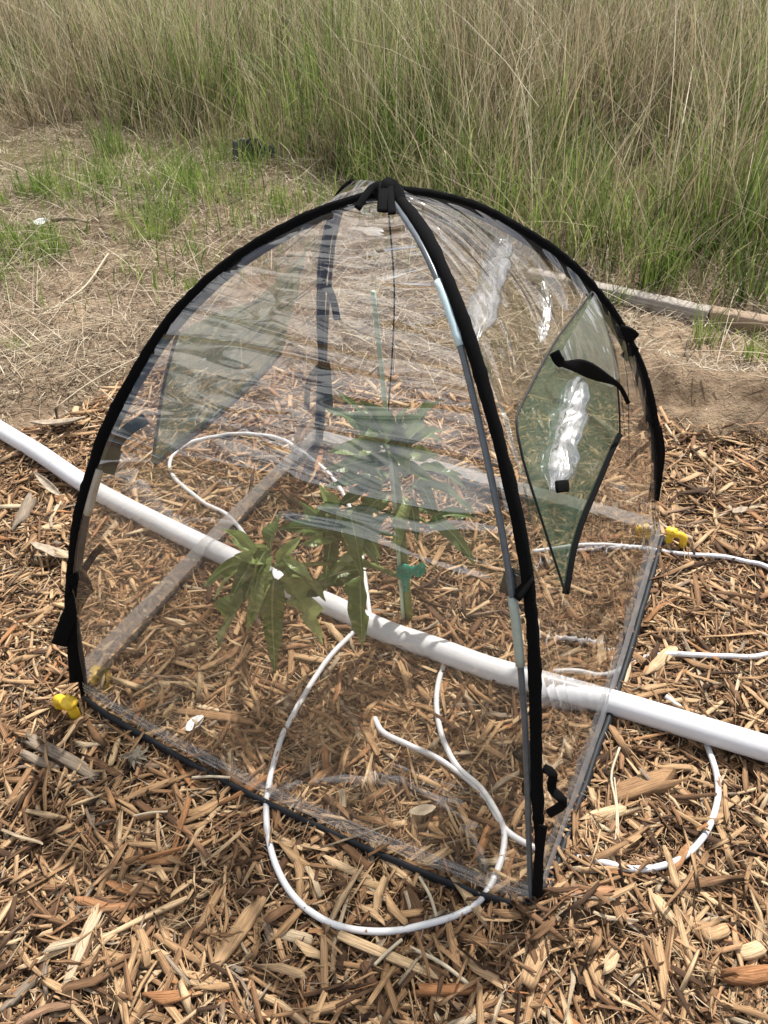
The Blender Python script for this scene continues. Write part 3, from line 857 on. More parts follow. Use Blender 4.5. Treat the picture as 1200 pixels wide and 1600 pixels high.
# tie tapes
def tie(pts, w, plane, n=18, push=.012):
    P0, P1 = plane
    P = crom([vp(*p, P0, P1) for p in pts], n)
    d = CO-P; d /= np.linalg.norm(d, axis=1)[:, None]
    return ribbon_obj('tie_tape', P+d*push, w, M_FABRIC, tent, ORG)
AC = (cA, cC); BD = (cB, cD)
tie([(228,654),(205,668),(184,688),(176,710)], .020, AC)
tie([(176,700),(168,722),(163,738)], .034, AC)
tie([(160,853),(146,868),(132,890),(124,905)], .013, AC)
tie([(118,895),(128,915),(132,930)], .034, AC)
tie([(128,925),(110,960),(92,1008)], .030, AC)
tie([(112,960),(113,1010),(117,1066)], .020, AC)
tie([(967,517),(982,522),(992,530)], .026, AC)
tie([(992,540),(983,552),(974,560)], .020, AC)
tie([(1022,648),(1008,660),(1004,672)], .024, AC)
tie([(1018,690),(1000,704),(988,716),(978,726)], .010, AC)
tie([(786,905),(808,912),(824,922)], .036, BD)
tie([(812,1168),(826,1188),(828,1215)], .030, BD)
tie([(832,1215),(826,1232),(834,1244)], .022, BD)
tie([(850,1200),(864,1210),(862,1232),(880,1254),(857,1272)], .013, BD)
tie([(848,1290),(842,1340),(838,1400)], .014, BD)
tie([(512,446),(521,470),(527,500)], .016, BD, push=-.01)
tie([(515,570),(496,576),(482,600),(479,640)], .018, BD, push=-.01)
tie([(508,575),(510,610),(512,640)], .030, BD, push=-.01)
# foot at the front corner
def boxm(c, d, rot=0.0, bev=.15):
    x, y, z = np.array(d)/2
    b = min(x, y, z)*2*bev
    pts = []
    for zz, k in ((-z, b), (-z+b, 0), (z-b, 0), (z, b)):
        for a_, b_ in ((-x+k, -y+b), (-x+b, -y+k), (x-b, -y+k), (x-k, -y+b), (x-k, y-b), (x-b, y-k), (-x+b, y-k), (-x+k, y-b)):
            pts.append((a_, b_, zz))
    V = np.array(pts); cr, sr = math.cos(rot), math.sin(rot)
    V = np.stack([V[:, 0]*cr-V[:, 1]*sr, V[:, 0]*sr+V[:, 1]*cr, V[:, 2]], 1)+np.asarray(c)
    q = np.vstack([np.stack([k*8+np.arange(8), k*8+(np.arange(8)+1) % 8, k*8+8+(np.arange(8)+1) % 8, k*8+8+np.arange(8)], 1) for k in range(3)])
    return V, [q, np.arange(8)[::-1][None], np.arange(24, 32)[None]]
mbx = MB()
fb = vp(826, 1405, cB, cD)
mbx.add(*boxm((fb[0], fb[1], .022), (.036, .034, .046), .4)); mbx.add(*boxm((fb[0]+.012, fb[1]-.004, .05), (.02, .02, .03), .4))
link('corner_foot', mbx.mesh('corner_foot'), M_FOOT, tent).data.transform(Matrix.Translation(-Vector(ORG)))

# yellow pegs in two corners
def peg(px, py, rot, sc, lab, sunk):
    g = gp(px, py, .02)
    p = empty('tent_peg', (g[0], g[1], .014-sunk), lab, 'tent peg', 'yellow tent pegs')
    p.rotation_euler = (0, 0, rot)
    # hooked head: arch of a flat bar with a round cap
    b = crom([(-.004, 0, .010), (-.003, 0, .034), (.012, 0, .042), (.028, 0, .034), (.031, 0, .006)], 24)*sc
    V, fs, uv = tube(b-np.array([0, 0, sunk]), .0085*sc, .009*sc, 10)
    link('hook', mesh_np('hook', V, fs, uv, smooth=True), M_YEL, p)
    V, fs = lump((-.002*sc, 0, .047*sc-sunk), (.016*sc, .013*sc, .009*sc), 9, 16)
    V = (V-V.mean(0))*1.0+V.mean(0)
    link('cap', mesh_np('cap', V, fs, smooth=True), M_YEL, p)
    V, fs, uv = tube(np.array([[0, 0, .012], [0, 0, -.06], [0, 0, -.10]]), np.array([.007, .005, .002]), n=8)
    link('spike', mesh_np('spike', V, fs, uv, smooth=True), M_FOOT, p)
peg(1046, 850, -.35, 1.0, 'hooked yellow plastic peg standing clear at the right back corner of the tent', .0)
peg(112, 1110, 2.6, 1.25, 'yellow plastic peg sunk in the mulch at the left front corner of the tent', .012)

# ------------------------------------------------------------------ stake and seedling
SB = gp(631, 972); Y0 = SB[1]
ST = yp(583, 455, Y0)
P = np.linspace(np.array([SB[0], SB[1], -.03]), ST, 30)
P[:, 0] += .004*np.sin(np.linspace(0, PI, 30))
stake_o = np.array([SB[0], SB[1], 0])
V, fs, uv = tube(P, .0042, n=8)
tag(link('stake', mesh_np('stake', V-stake_o, fs, uv, smooth=True), M_STAKE, None, stake_o), 'thin pale green garden stake standing beside the seedling', 'stake')
# green plastic tie
tb = yp(628, 900, Y0)
tk = empty('plant_tie', tuple(tb), 'knotted green plastic tape tying the stem to the stake', 'plant tie')
for pts, w in (([(622,893),(632,903),(641,893),(630,886),(622,893)], .016), ([(630,900),(640,892),(652,888),(664,882)], .014), ([(628,895),(634,912),(633,924)], .013), ([(645,890),(654,898),(664,888)], .012)):
    P = crom([yp(*p, Y0-.012) for p in pts], 16)
    ribbon_obj('tape_strip', P, w, M_TIE, tk, tb)
pl_o = gp(640, 968)
plant = empty('seedling', (pl_o[0], pl_o[1], 0), 'young tree seedling with long drooping green leaves inside the clear tent', 'plant')
pl_o = np.array([pl_o[0], pl_o[1], 0])
YP = pl_o[1]
def yq(px, py, dy=0.0): return yp(px, py, YP+dy)
tr = crom([pl_o+np.array([0, 0, -.02]), yq(636, 925, -.005), yq(632, 880, 0), yq(626, 800, .005), yq(618, 730, .005), yq(612, 690, 0)], 40)
tube_obj('trunk', tr, np.linspace(.010, .005, 40), M_STEM, plant, pl_o, n=10)
def branch(pts, r0=.0065, r1=.0036):
    P = crom([yq(*p) for p in pts], 24)
    tube_obj('branch', P, np.linspace(r0, r1, 24), M_STEM, plant, pl_o, n=8)
branch([(633,905,0),(605,893,-.02),(570,878,-.05),(545,860,-.07),(530,832,-.08)])
branch([(585,884,-.03),(530,880,-.09),(480,882,-.13),(430,886,-.15)])
branch([(628,800,0),(650,808,.02),(668,818,.03)], .004, .0025)
LEAVES = [  # base px, py, dy, tip px, py, dy, width ratio, shade
 (418,884,-.15,318,916,-.17,.24,.5),(412,888,-.15,334,938,-.20,.22,.9),(405,870,-.15,346,826,-.13,.24,.8),(410,872,-.14,362,842,-.08,.26,.4),
 (412,900,-.15,342,1014,-.22,.30,.35),(424,905,-.16,386,986,-.22,.26,.9),(432,905,-.16,430,1052,-.22,.24,.4),(440,892,-.15,500,912,-.14,.3,.5),
 (432,882,-.15,470,838,-.12,.3,.8),(438,872,-.15,494,912,-.19,.22,.8),(420,880,-.14,440,800,-.08,.28,.4),(425,884,-.15,366,868,-.20,.3,.7),
 (530,832,-.08,432,826,-.10,.24,.25),(525,828,-.08,468,782,-.06,.28,.5),(530,825,-.08,498,756,-.03,.3,.7),(545,836,-.08,606,768,-.10,.26,.4),
 (538,838,-.08,470,850,-.14,.26,.6),(545,840,-.08,592,884,-.13,.3,.5),(556,850,-.07,612,798,-.03,.28,.3),(528,835,-.08,556,792,-.12,.3,.9),
 (575,892,-.05,442,942,-.12,.26,.15),(564,896,-.05,566,1008,-.11,.30,.45),(560,872,-.06,520,900,-.11,.32,.8),(566,868,-.05,586,838,-.01,.36,.6),
 (604,694,0,508,638,-.03,.22,.3),(606,690,0,528,612,.03,.22,.2),(610,686,0,562,628,.06,.26,.3),(600,702,0,512,706,-.08,.26,.7),
 (614,688,0,592,636,.08,.3,.4),(622,690,0,694,622,.05,.2,.45),(624,700,0,694,672,.0,.26,.85),(624,710,0,684,712,-.08,.3,.7),
 (620,722,0,508,734,-.06,.24,.35),(612,742,0,506,764,-.09,.24,.3),(604,762,0,528,792,-.10,.26,.2),(624,732,0,722,744,-.02,.2,.2),
 (624,750,.01,728,764,.03,.2,.15),(630,772,.02,742,804,.0,.22,.2),(668,818,.03,744,812,.06,.24,.3),(664,820,.03,742,884,-.02,.24,.2),
 (640,785,.02,652,846,-.04,.3,.2),(606,772,0,560,812,-.09,.3,.4),(600,748,0,590,804,-.10,.32,.75),(612,706,0,560,680,-.11,.26,.5),
 (614,704,0,640,740,-.12,.3,.8),(618,728,.0,676,752,-.08,.26,.3),(616,712,0,690,690,.08,.24,.3),
]
_r = random.Random(5)
for (cx_, cy_, cd_, n_, rx, ry, dn) in ((616,712,0,9,98,92,0),(540,825,-.08,12,80,62,20),(425,882,-.155,9,85,70,45),(640,790,.02,6,70,60,25)):
    for j_ in range(n_):
        a_ = j_*2*PI/n_+_r.uniform(-.9, .9)
        if cy_ == 712: a_ = -PI/2+_r.uniform(-1.25, 1.25)
        k_ = _r.uniform(.5, 1.1)
        LEAVES.append((cx_+8*math.cos(a_), cy_+_r.uniform(-35, 35), cd_+_r.uniform(-.01, .01), cx_+rx*k_*math.cos(a_), cy_+ry*k_*math.sin(a_)+dn+(0 if cy_ == 712 else _r.uniform(0, 50)*k_), cd_+_r.uniform(-.10, .06), _r.uniform(.2, .3), _r.choice((.15, .3, .45, .6, .9))))
def leaf(b, tp, wr, shade, seed):
    r = np.random.default_rng(seed)
    b = np.asarray(b); tp = np.asarray(tp)
    d = tp-b; L = np.linalg.norm(d)
    nL, nW = 20, 9
    u = np.linspace(0, 1, nL)
    lift = L*r.uniform(.08, .36)*(.25 if d[2] > -.01 else 1)
    C = b[None]+d[None]*u[:, None]; C[:, 2] += lift*4*u*(1-u)*(1-.35*u)
    T = np.gradient(C, axis=0); T /= np.linalg.norm(T, axis=1)[:, None]
    up = np.array([r.normal(0, .35), -.45+r.normal(0, .4), 1.0])
    Wv = np.cross(T, up); Wv /= np.linalg.norm(Wv, axis=1)[:, None]
    Nn = np.cross(Wv, T)
    Lr = L+.03
    half_w = Lr*wr*.38*np.sin(PI*np.clip(u*.93+.05, 0, 1)**.85)**.9
    half_w[:2] = .0016
    half_w[2] *= .6
    v = np.linspace(-1, 1, nW)
    wav = .5*np.sin(u*L*85+r.uniform(0, 6))[:, None]*np.abs(v)[None]**2*np.sign(v)[None]+.34*np.sin(u*L*130+r.uniform(0, 6))[:, None]*np.abs(v)[None]**2
    fold = r.uniform(.35, 1.3)*np.abs(v)[None]
    tw = (r.normal(0, .35)+r.normal(0, .75)*u)[:, None]
    Wv, Nn = Wv*np.cos(tw)+Nn*np.sin(tw), Nn*np.cos(tw)-Wv*np.sin(tw)
    V = C[:, None]+(half_w[:, None]*v[None])[..., None]*Wv[:, None]+(half_w[:, None]*(fold+wav))[..., None]*Nn[:, None]
    i = np.arange(nL-1)[:, None]*nW+np.arange(nW-1)[None]
    q = np.stack([i, i+1, i+nW+1, i+nW], -1).reshape(-1, 4)
    uv = np.stack([np.repeat(u*L, nW), np.tile(v*.01, nL)], 1)
    a = np.clip(shade+.12*(1-np.abs(v))[None]*np.ones((nL, 1)), 0, 1).ravel()
    return V.reshape(-1, 3), [q], uv, a
for i, (bx, by, bd, tx, ty, td, wr, sh) in enumerate(LEAVES):
    V, fs, uv, a = leaf(yq(bx, by, bd), yq(tx, ty, td), wr, sh, 40+i)
    link('leaf', mesh_np('leaf', V-pl_o, fs, uv, {'rnd': a}, True), M_LEAF, plant)

# ------------------------------------------------------------------ timbers
def timber(a, b, h, w, mat, lab, z0):
    A = gp(*a, h); B = gp(*b, h)
    d = B-A; L = np.linalg.norm(d[:2]); mid = (A+B)/2
    n = 40
    V = []
    xs = np.linspace(-L/2, L/2, n)
    r = np.random.default_rng(int(L*1000))
    jy = .004*np.sin(xs*5)+r.normal(0, .0012, n)
    for k in range(n):
        for y, z in ((-w/2+.004, 0), (-w/2, .004), (-w/2, h-.004), (-w/2+.004, h), (w/2-.004, h), (w/2, h-.004), (w/2, .004), (w/2-.004, 0)):
            V.append((xs[k], y+jy[k], z+r.normal(0, .0008)))
    V = np.array(V)
    i = np.arange(n-1)[:, None]*8; j = np.arange(8)[None]
    q = np.stack([i+j, i+(j+1) % 8, i+8+(j+1) % 8, i+8+j], -1).reshape(-1, 4)
    o = link('timber', mesh_np('timber', V, [q, np.arange(8)[::-1][None], np.arange((n-1)*8, n*8)[None]]), mat, None, (mid[0], mid[1], z0))
    o.rotation_euler = (0, 0, math.atan2(d[1], d[0]))
    tag(o, lab, 'timber', 'old timbers lying along the grass edge')
timber((828,424), (1108,487), .065, .055, M_BOARD, 'long grey weathered timber running behind the tent at the grass edge', .01)
timber((1112,487), (1330,527), .060, .06, M_BOARD2, 'brown timber continuing the grey one at the right edge', .015)

# ------------------------------------------------------------------ grass
def blades(x, y, z, H, lean, az, wd, rnd, seg=4, curl=1.0, twist=.6):
    n = len(x)
    u = np.linspace(0, 1, seg+1)
    th = lean[:, None]*(u[None]**curl)
    dl = H[:, None]/seg
    hx = np.concatenate([np.zeros((n, 1)), np.cumsum(np.sin(th[:, 1:])*dl, 1)], 1)
    hz = np.concatenate([np.zeros((n, 1)), np.cumsum(np.cos(th[:, 1:])*dl, 1)], 1)
    ca, sa = np.cos(az)[:, None], np.sin(az)[:, None]
    C = np.stack([x[:, None]+hx*ca, y[:, None]+hx*sa, z[:, None]+np.maximum(hz, .004)], -1)
    fa = az[:, None]+PI/2+rng.normal(0, twist, n)[:, None]
    wv = np.stack([np.cos(fa), np.sin(fa), np.zeros_like(fa)], -1)
    ww = (wd[:, None]*np.clip(1.05-u[None]**1.6, .08, 1))[..., None]*.5
    V = np.stack([C-wv*ww, C+wv*ww], 2).reshape(-1, 3)
    b = (np.arange(n)*(seg+1)*2)[:, None]
    q = np.vstack([np.concatenate([b+2*k, b+2*k+1, b+2*k+3, b+2*k+2], 1) for k in range(seg)])
    o = rng.uniform(0, 40, n)
    uv = np.stack([np.repeat((u[None]*H[:, None]+o[:, None]).ravel(), 2), np.tile([0, .004], n*(seg+1))+np.repeat(o, 2*(seg+1))], 1)
    return V, [q], uv, np.repeat(rnd, 2*(seg+1))
def gz(x, y): return ground_z(x, y)-.004
def scatter(n, x0, x1, y0, y1, keep):
    x = rng.uniform(x0, x1, n); y = rng.uniform(y0, y1, n)
    k = rng.random(n) < keep(x, y)
    return x[k], y[k]
def clumpy(x, y, f, o): return np.clip(.5+1.6*fbm(x, y, f, o), 0, 1)
def tall_keep(x, y):
    d = y-grass_edge(x)
    return sstep(-.12, .25, d)*np.clip(.12+1.1*clumpy(x, y, 1.9, 31), 0, 1)
def fan(y): return .62*y+.6
XW = lambda x, y: np.abs(x) < .64*y+1.0
dry, grn = MB(), MB()
# tall stand: clumps with their own lean, height and mix of dry and green
def stand(nc, per, y0, y1, hm, wk):
    xw = .64*y1+1.0
    cx, cyy = scatter(nc, -xw, xw, y0, y1, lambda x, y: tall_keep(x, y)*XW(x, y))
    m = len(cx)
    caz = rng.uniform(0, 2*PI, m); cl = np.abs(rng.normal(.18, .2, m)); ch = rng.uniform(.42, 1.18, m)
    cg = np.clip(.5+.5*np.tanh(4.0*(fbm(cx, cyy, 1.4, 55)*1.5+rng.normal(0, .28, m)+.06-.16*sstep(-1.0, -2.6, cx)+.08*sstep(1.0, 2.0, cx))), .05, .93)
    ct = rng.normal(0, .18, m); sp = rng.uniform(.025, .13, m)
    k = np.repeat(np.arange(m), rng.integers(per//2, per*3//2, m)); n = len(k)
    ox = rng.normal(0, 1, n)*sp[k]; oy = rng.normal(0, 1, n)*sp[k]
    x = cx[k]+ox; y = cyy[k]+oy
    hl = (.66+.55*clumpy(x, y, .8, 77))*sstep(-.30, .5, y-grass_edge(x))
    H = hm*hl*ch[k]*rng.uniform(.3, 1.08, n)+.07
    out = rng.random(n) < .6
    az = np.where(out, np.arctan2(oy, ox), caz[k])+rng.normal(0, .8, n)
    ln = np.abs(cl[k]+np.hypot(ox, oy)*2.2+rng.normal(0, .30, n))
    isg = rng.random(n) < cg[k]
    tone = np.clip(rng.beta(1.1, 1.4, n)+ct[k], 0, 1)
    far = 1+.07*np.maximum(0, y-4)
    for flag, B_, hk, wr in ((False, dry, 1.0, (.0020, .0070)), (True, grn, .80, (.0036, .0100))):
        f = isg == flag; mm = int(f.sum())
        B_.add(*blades(x[f], y[f], gz(x[f], y[f]), H[f]*hk, ln[f]*(1.0 if not flag else 1.9), az[f], (wr[0]+(wr[1]-wr[0])*rng.random(mm)**1.7)*wk*far[f], tone[f], 4, 1.0 if not flag else 1.7))
stand(2300, 30, 2.0, 5.0, .86, .95)
stand(2300, 26, 5.0, 8.0, .92, 1.05)
stand(1000, 9, 8.0, 13.0, .95, 1.2)
# fallen and broken pale culms crossing the stand
x, y = scatter(9000, -4.6, 4, 2.2, 7.0, lambda x, y: tall_keep(x, y)*XW(x, y))
m = len(x)
dry.add(*blades(x, y, gz(x, y)+rng.uniform(.02, .55, m)*sstep(-.1, .5, y-grass_edge(x)), rng.uniform(.25, 1.0, m), rng.uniform(.45, 1.5, m), rng.uniform(0, 2*PI, m), rng.uniform(.0018, .0042, m), rng.uniform(.45, 1, m), 3, .25))
x, y = scatter(8000, -4.6, 4, 2.2, 7.5, lambda x, y: tall_keep(x, y)*XW(x, y))
m = len(x)
dry.add(*blades(x, y, gz(x, y), rng.uniform(.35, .95, m)*sstep(-.2, .5, y-grass_edge(x))+.08, np.abs(rng.normal(.35, .4, m)), rng.uniform(0, 2*PI, m), rng.uniform(.0040, .0080, m), rng.uniform(.35, 1, m), 4, rng.choice([.6, 1.0, 2.0])))
# matted base of the stand
x, y = scatter(34000, -5.2, 4, 2.0, 7.0, lambda x, y: sstep(-.45, .15, y-grass_edge(x))*XW(x, y))
m = len(x)
dry.add(*blades(x, y, gz(x, y)+rng.uniform(0, .09, m), rng.uniform(.08, .36, m), rng.uniform(.7, 1.7, m), rng.uniform(0, 2*PI, m), rng.uniform(.002, .0048, m), rng.beta(1.5, 1.7, m), 3, .7))
x, y = scatter(32000, -5.2, 4, 2.1, 6.8, lambda x, y: sstep(-.32, .2, y-grass_edge(x))*XW(x, y)*np.clip(2.4*clumpy(x, y, 1.7, 12)-.8, 0, 1))
m = len(x)
grn.add(*blades(x, y, gz(x, y), rng.uniform(.10, .48, m), rng.uniform(.3, 1.6, m), rng.uniform(0, 2*PI, m), rng.uniform(.003, .008, m), rng.beta(1.6, 1.2, m), 4, 1.3))
tag(link('dry_grass', dry.mesh('dry_grass'), M_DRY), 'tall dry tan grass standing behind the tent', 'grass', None, 'stuff')
tag(link('green_grass', grn.mesh('green_grass'), M_GREEN), 'long green blades growing among the tall dry grass', 'grass', None, 'stuff')
# low green grass on the left clearing
low = MB()
_lc = gp(170, 290)
def low_keep(x, y):
    d = y-grass_edge(x)
    return np.exp(-((x+1.95)/1.35)**2-((y-3.95)/.66)**2)*np.clip(2.3*clumpy(x, y, 2.4, 91)-.12, .06, 1)*(.3+.7*clumpy(x, y, 7, 41))*sstep(.35, -.1, d)
x, y = scatter(90000, -4.6, .3, 2.7, 5.6, low_keep)
m = len(x)
low.add(*blades(x, y, gz(x, y), rng.uniform(.05, .17, m)+.22*rng.random(m)*sstep(-.9, 0, y-grass_edge(x)), rng.uniform(.2, 1.45, m), rng.uniform(0, 2*PI, m), rng.uniform(.003, .007, m), rng.beta(1.6, 1.4, m), 4, 1.4))
x, y = scatter(2600, -3, 3, 2.1, 4.4, lambda x, y: sstep(.1, .6, y-mulch_edge(x))*clumpy(x, y, 4, 5)**3*.6)
m = len(x)
low.add(*blades(x, y, gz(x, y), rng.uniform(.03, .10, m), rng.uniform(.2, 1.3, m), rng.uniform(0, 2*PI, m), rng.uniform(.002, .004, m), rng.beta(2.4, 1.3, m), 3, 1.4))
tag(link('low_grass', low.mesh('low_grass'), M_GREEN), 'short green grass spreading over the clearing left of the tent', 'grass', None, 'stuff')
# straw litter
lit = MB()
def lit_keep(x, y):
    d = y-mulch_edge(x)
    return sstep(-.02, .30, d)*sstep(.7, -.1, y-grass_edge(x))*(.35+.65*clumpy(x, y, 1.7, 64))*XW(x, y)*(1-.85*sstep(.6, .8, x)*sstep(.40, .28, d))
x, y = scatter(230000, -4.4, 3.2, 1.7, 6.0, lit_keep)
m = len(x)
lit.add(*blades(x, y, gz(x, y)+rng.uniform(.003, .018, m), np.exp(rng.uniform(np.log(.015), np.log(.12), m)), rng.uniform(1.2, 1.65, m), rng.uniform(0, 2*PI, m), rng.uniform(.0018, .0052, m), rng.beta(1.1, 1.7, m), 2, .2))
x, y = scatter(2200, -3.2, 3.0, 1.9, 4.6, lambda x, y: lit_keep(x, y)*.8)
m = len(x)
lit.add(*blades(x, y, gz(x, y)+rng.uniform(.01, .03, m), rng.uniform(.2, .55, m), rng.uniform(1.40, 1.56, m), rng.uniform(0, 2*PI, m), rng.uniform(.002, .0035, m), rng.uniform(.55, 1, m), 3, .15))
tag(link('straw_litter', lit.mesh('straw_litter'), M_STRAW), 'dry cut straw scattered over the bare soil', 'straw', None, 'stuff')
# single tufts
TUFTS = [
 (1100,535,.16,46,.06,.6,'green grass tuft standing alone in the straw in front of the grey timber'),
 (1180,560,.14,40,.06,.75,'yellow green grass tuft near the right edge below the brown timber'),
 (1030,450,.30,80,.10,.45,'thick green tuft rising behind the grey timber right of the tent'),
 (960,476,.10,30,.06,.5,'low green tuft in front of the grey timber beside the tent'),
 (1165,470,.34,70,.12,.3,'dark green tuft behind the brown timber at the right edge'),
 (175,240,.30,80,.12,.4,'upright green tuft at the back of the left clearing'),
 (85,395,.13,60,.08,.6,'small green tuft nearest the mulch on the far left'),
 (235,372,.17,90,.10,.7,'broad bright green tuft in the middle of the left clearing'),
 (300,300,.20,80,.12,.55,'leafy green tuft in the left clearing halfway to the dark scrap'),
 (60,300,.18,90,.11,.5,'wide green tuft at the left edge of the clearing'),
 (440,338,.13,50,.08,.6,'small green tuft beside the upper left slope of the tent'),
 (300,458,.10,30,.06,.7,'sparse yellowish tuft touching the left slope of the tent'),
 (420,215,.36,90,.12,.65,'tall bright green tuft just right of the dark scrap'),
 (30,545,.07,26,.05,.9,'tiny yellow tuft on the bare soil at the left edge'),
]
for (px, py, h, n, sp, sh, lab) in TUFTS:
    g = gp(px, py, .03)
    x = rng.normal(0, sp*.5, n); y = rng.normal(0, sp*.35, n)
    az = np.arctan2(y, x)+rng.normal(0, .7, n)
    V, fs, uv, a = blades(x, y, gz(x+g[0], y+g[1])-gz(g[:1], g[1:2]), h*rng.uniform(.5, 1.15, n), rng.uniform(.15, 1.25, n), az, rng.uniform(.003, .006, n), np.clip(rng.normal(sh, .2, n), 0, 1), 5, 1.4)
    tag(link('grass_tuft', mesh_np('grass_tuft', V, fs, uv, {'rnd': a}), M_GREEN, None, (g[0], g[1], float(gz(g[:1], g[1:2])[0]))), lab, 'grass tuft', 'green grass tufts')

# ------------------------------------------------------------------ small debris
def curled(px, py, L, wd, rot, curl, mat, name, lab, cat, z=.02, group=None):
    g = gp(px, py, z)
    nL, nW = 12, 7
    u = np.linspace(0, 1, nL); v = np.linspace(-1, 1, nW)
    r = np.random.default_rng(int(px+py))
    hw = wd*.5*np.sin(PI*np.clip(u*.95+.03, 0, 1))**.7
    V = np.zeros((nL, nW, 3))
    V[..., 0] = ((u-.5)*L)[:, None]
    V[..., 1] = hw[:, None]*np.sin(v*curl)[None]/max(curl, .3)
    V[..., 2] = hw[:, None]*(1-np.cos(v*curl))[None]/max(curl, .3)+(.10*L*(2*u-1)**2)[:, None]+r.normal(0, wd*.03, (nL, nW))
    i = np.arange(nL-1)[:, None]*nW+np.arange(nW-1)[None]
    q = np.stack([i, i+1, i+nW+1, i+nW], -1).reshape(-1, 4)
    o = link(name, mesh_np(name, V.reshape(-1, 3), [q], V[..., :2].reshape(-1, 2), smooth=True), mat, None, tuple(g))
    o.rotation_euler = (r.normal(0, .2), r.normal(0, .1), rot)
    md = o.modifiers.new('thickness', 'SOLIDIFY'); md.thickness = .0012
    return tag(o, lab, cat, group)
curled(92, 664, .17, .05, .12, 1.1, M_DEAD, 'dry_leaf', 'grey brown curled leaf lying where the mulch meets the soil at left', 'leaf', .03, 'dry leaves')
curled(78, 762, .15, .03, -.8, 1.3, M_DEAD, 'dry_leaf', 'long dry leaf slanting down to the white pipe on the left', 'leaf', .03, 'dry leaves')
curled(88, 868, .15, .045, -.35, .9, M_DEAD, 'dry_leaf', 'pale ragged dry leaf left of the tent below the yellow chip', 'leaf', .03, 'dry leaves')
curled(1155, 800, .05, .03, .5, .9, M_DEAD, 'dry_leaf', 'small dry leaf at the right edge above the curved hose', 'leaf', .025, 'dry leaves')
curled(305, 1132, .045, .03, .9, .9, M_PAPER, 'dry_leaf', 'small bleached leaf inside the tent near the front hem', 'leaf', .025, 'dry leaves')
curled(660, 1268, .05, .025, .2, .8, M_DEAD, 'dry_leaf', 'small brown leaf inside the tent in the front hose loop', 'leaf', .025, 'dry leaves')
# dried flower head
g = gp(214, 1186, .02); fl = empty('dried_flower', tuple(g), 'grey dried flower head lying just outside the front hem', 'dried flower')
V, fs = lump((0, 0, .006), (.014, .014, .012), 21)
link('flower_head', mesh_np('flower_head', V, fs), M_DEADG, fl)
for k in range(15):
    a = k*2*PI/15+random.uniform(-.2, .2); l = random.uniform(.016, .032)
    V, fs, uv, at = leaf((0, 0, .008), (math.cos(a)*l, math.sin(a)*l, .006+random.uniform(-.004, .012)), .20, .3, 900+k)
    link('petal', mesh_np('petal', V, fs, uv, smooth=True), M_DEADG, fl)
# dark crumpled scrap at the grass edge
g = gp(396, 246, .03)
sc = empty('plastic_scrap', (g[0], g[1], float(ground_z(g[:1], g[1:2])[0])), 'dark slate coloured plastic scrap at the foot of the tall grass', 'scrap')
for dx, dy, rz, w, h, tl in ((-.06, 0, .5, .07, .10, .5), (.0, .02, -.2, .09, .11, -.35), (.07, -.02, -.6, .08, .07, .7)):
    n = 8
    X, Y = np.meshgrid(np.linspace(-w, w, n), np.linspace(0, h, n))
    V = np.stack([X*(1-.4*Y/h), .02*np.sin(X*40)+Y*math.tan(tl)*.5, Y], -1).reshape(-1, 3)+rng.normal(0, .003, (n*n, 3))
    cr, sr = math.cos(rz), math.sin(rz)
    V = np.stack([V[:, 0]*cr-V[:, 1]*sr+dx, V[:, 0]*sr+V[:, 1]*cr+dy, V[:, 2]], 1)
    ii = np.arange(n-1)[:, None]*n+np.arange(n-1)[None]
    o = link('torn_piece', mesh_np('torn_piece', V, [np.stack([ii, ii+1, ii+n+1, ii+n], -1).reshape(-1, 4)], smooth=True), M_SCRAP, sc)
    md = o.modifiers.new('thickness', 'SOLIDIFY'); md.thickness = .003
curled(64, 348, .07, .05, .4, .8, M_PAPER, 'pale_scrap', 'small crumpled whitish scrap in the low grass at left', 'scrap', .05)
g0, g1 = gp(82, 344, .06), gp(132, 347, .06)
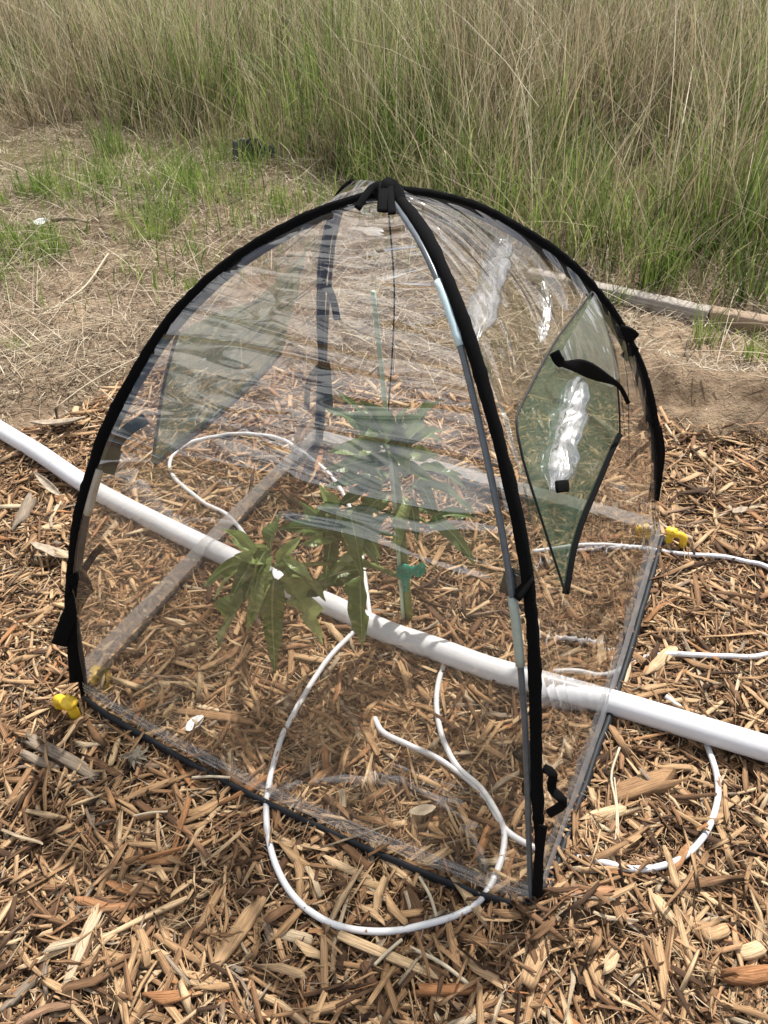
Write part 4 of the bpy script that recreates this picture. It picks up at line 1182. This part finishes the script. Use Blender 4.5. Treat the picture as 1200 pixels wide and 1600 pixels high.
P = crom([g0, (g0+g1)/2+np.array([0, 0, .012]), g1+np.array([.02, 0, 0])], 12)
V, fs, uv = tube(P, np.linspace(.011, .006, 12), n=8, jitter=.001)
o0 = P[5].copy()
tag(link('twig', mesh_np('twig', V-o0, fs, uv, smooth=True), M_W['grey'], None, o0), 'short thick grey twig beside the whitish scrap at left', 'twig')
# single straws
STR = [([(968,1168,.05),(955,1212,.045),(963,1262,.05),(960,1320,.045),(940,1372,.035)], .0034, 'bent pale straw arching down to the right hose loop'),
       ([(960,1215,.045),(966,1290,.05),(958,1376,.03)], .0022, 'thin straight straw beside the bent one by the right hose loop'),
       ([(230,555,.02),(145,600,.03),(90,640,.02)], .003, 'long pale straw slanting over the bare soil at left'),
       ([(105,565,.02),(180,628,.03)], .003, 'pale straw crossing the slanting one at left beside the tent'),
       ([(0,470,.04),(60,488,.05),(150,468,.04)], .003, 'long pale straw lying level on the left soil'),
       ([(60,500,.03),(130,455,.04),(170,400,.05)], .006, 'broad bent straw stalk in the left litter'),
       ([(345,505,.03),(290,470,.03)], .003, 'short pale straw touching the left slope of the tent'),
       ([(300,1215,.03),(360,1215,.035)], .004, 'short pale straw lying on the front hem'),
       ([(208,1275,.03),(262,1268,.034)], .003, 'whitish straw in the mulch left of the front hose loop'),
       ([(655,1370,.03),(672,1400,.035),(682,1432,.03)], .004, 'pale curved straw inside the front hose loop'),
       ([(585,1508,.03),(628,1468,.035)], .004, 'whitish straw resting on the pale lath'),
       ([(640,1480,.03),(690,1505,.035),(735,1540,.03)], .0045, 'long whitish straw right of the pale lath')]
for pts, r, lab in STR:
    P = crom([gp(*p)+np.array([0, 0, 0 if p[1] > 690 else .01]) for p in pts] if len(pts) > 2 else [gp(*pts[0]), (gp(*pts[0])+gp(*pts[1]))/2+np.array([0, 0, .004]), gp(*pts[1])], 16)
    o0 = P[8].copy()
    V, fs, uv = tube(P, r*.7, n=6)
    tag(link('straw', mesh_np('straw', V-o0, fs, uv, {'rnd': np.full(len(V), .85)}, True), M_STRAW, None, o0), lab, 'straw', 'single straws')
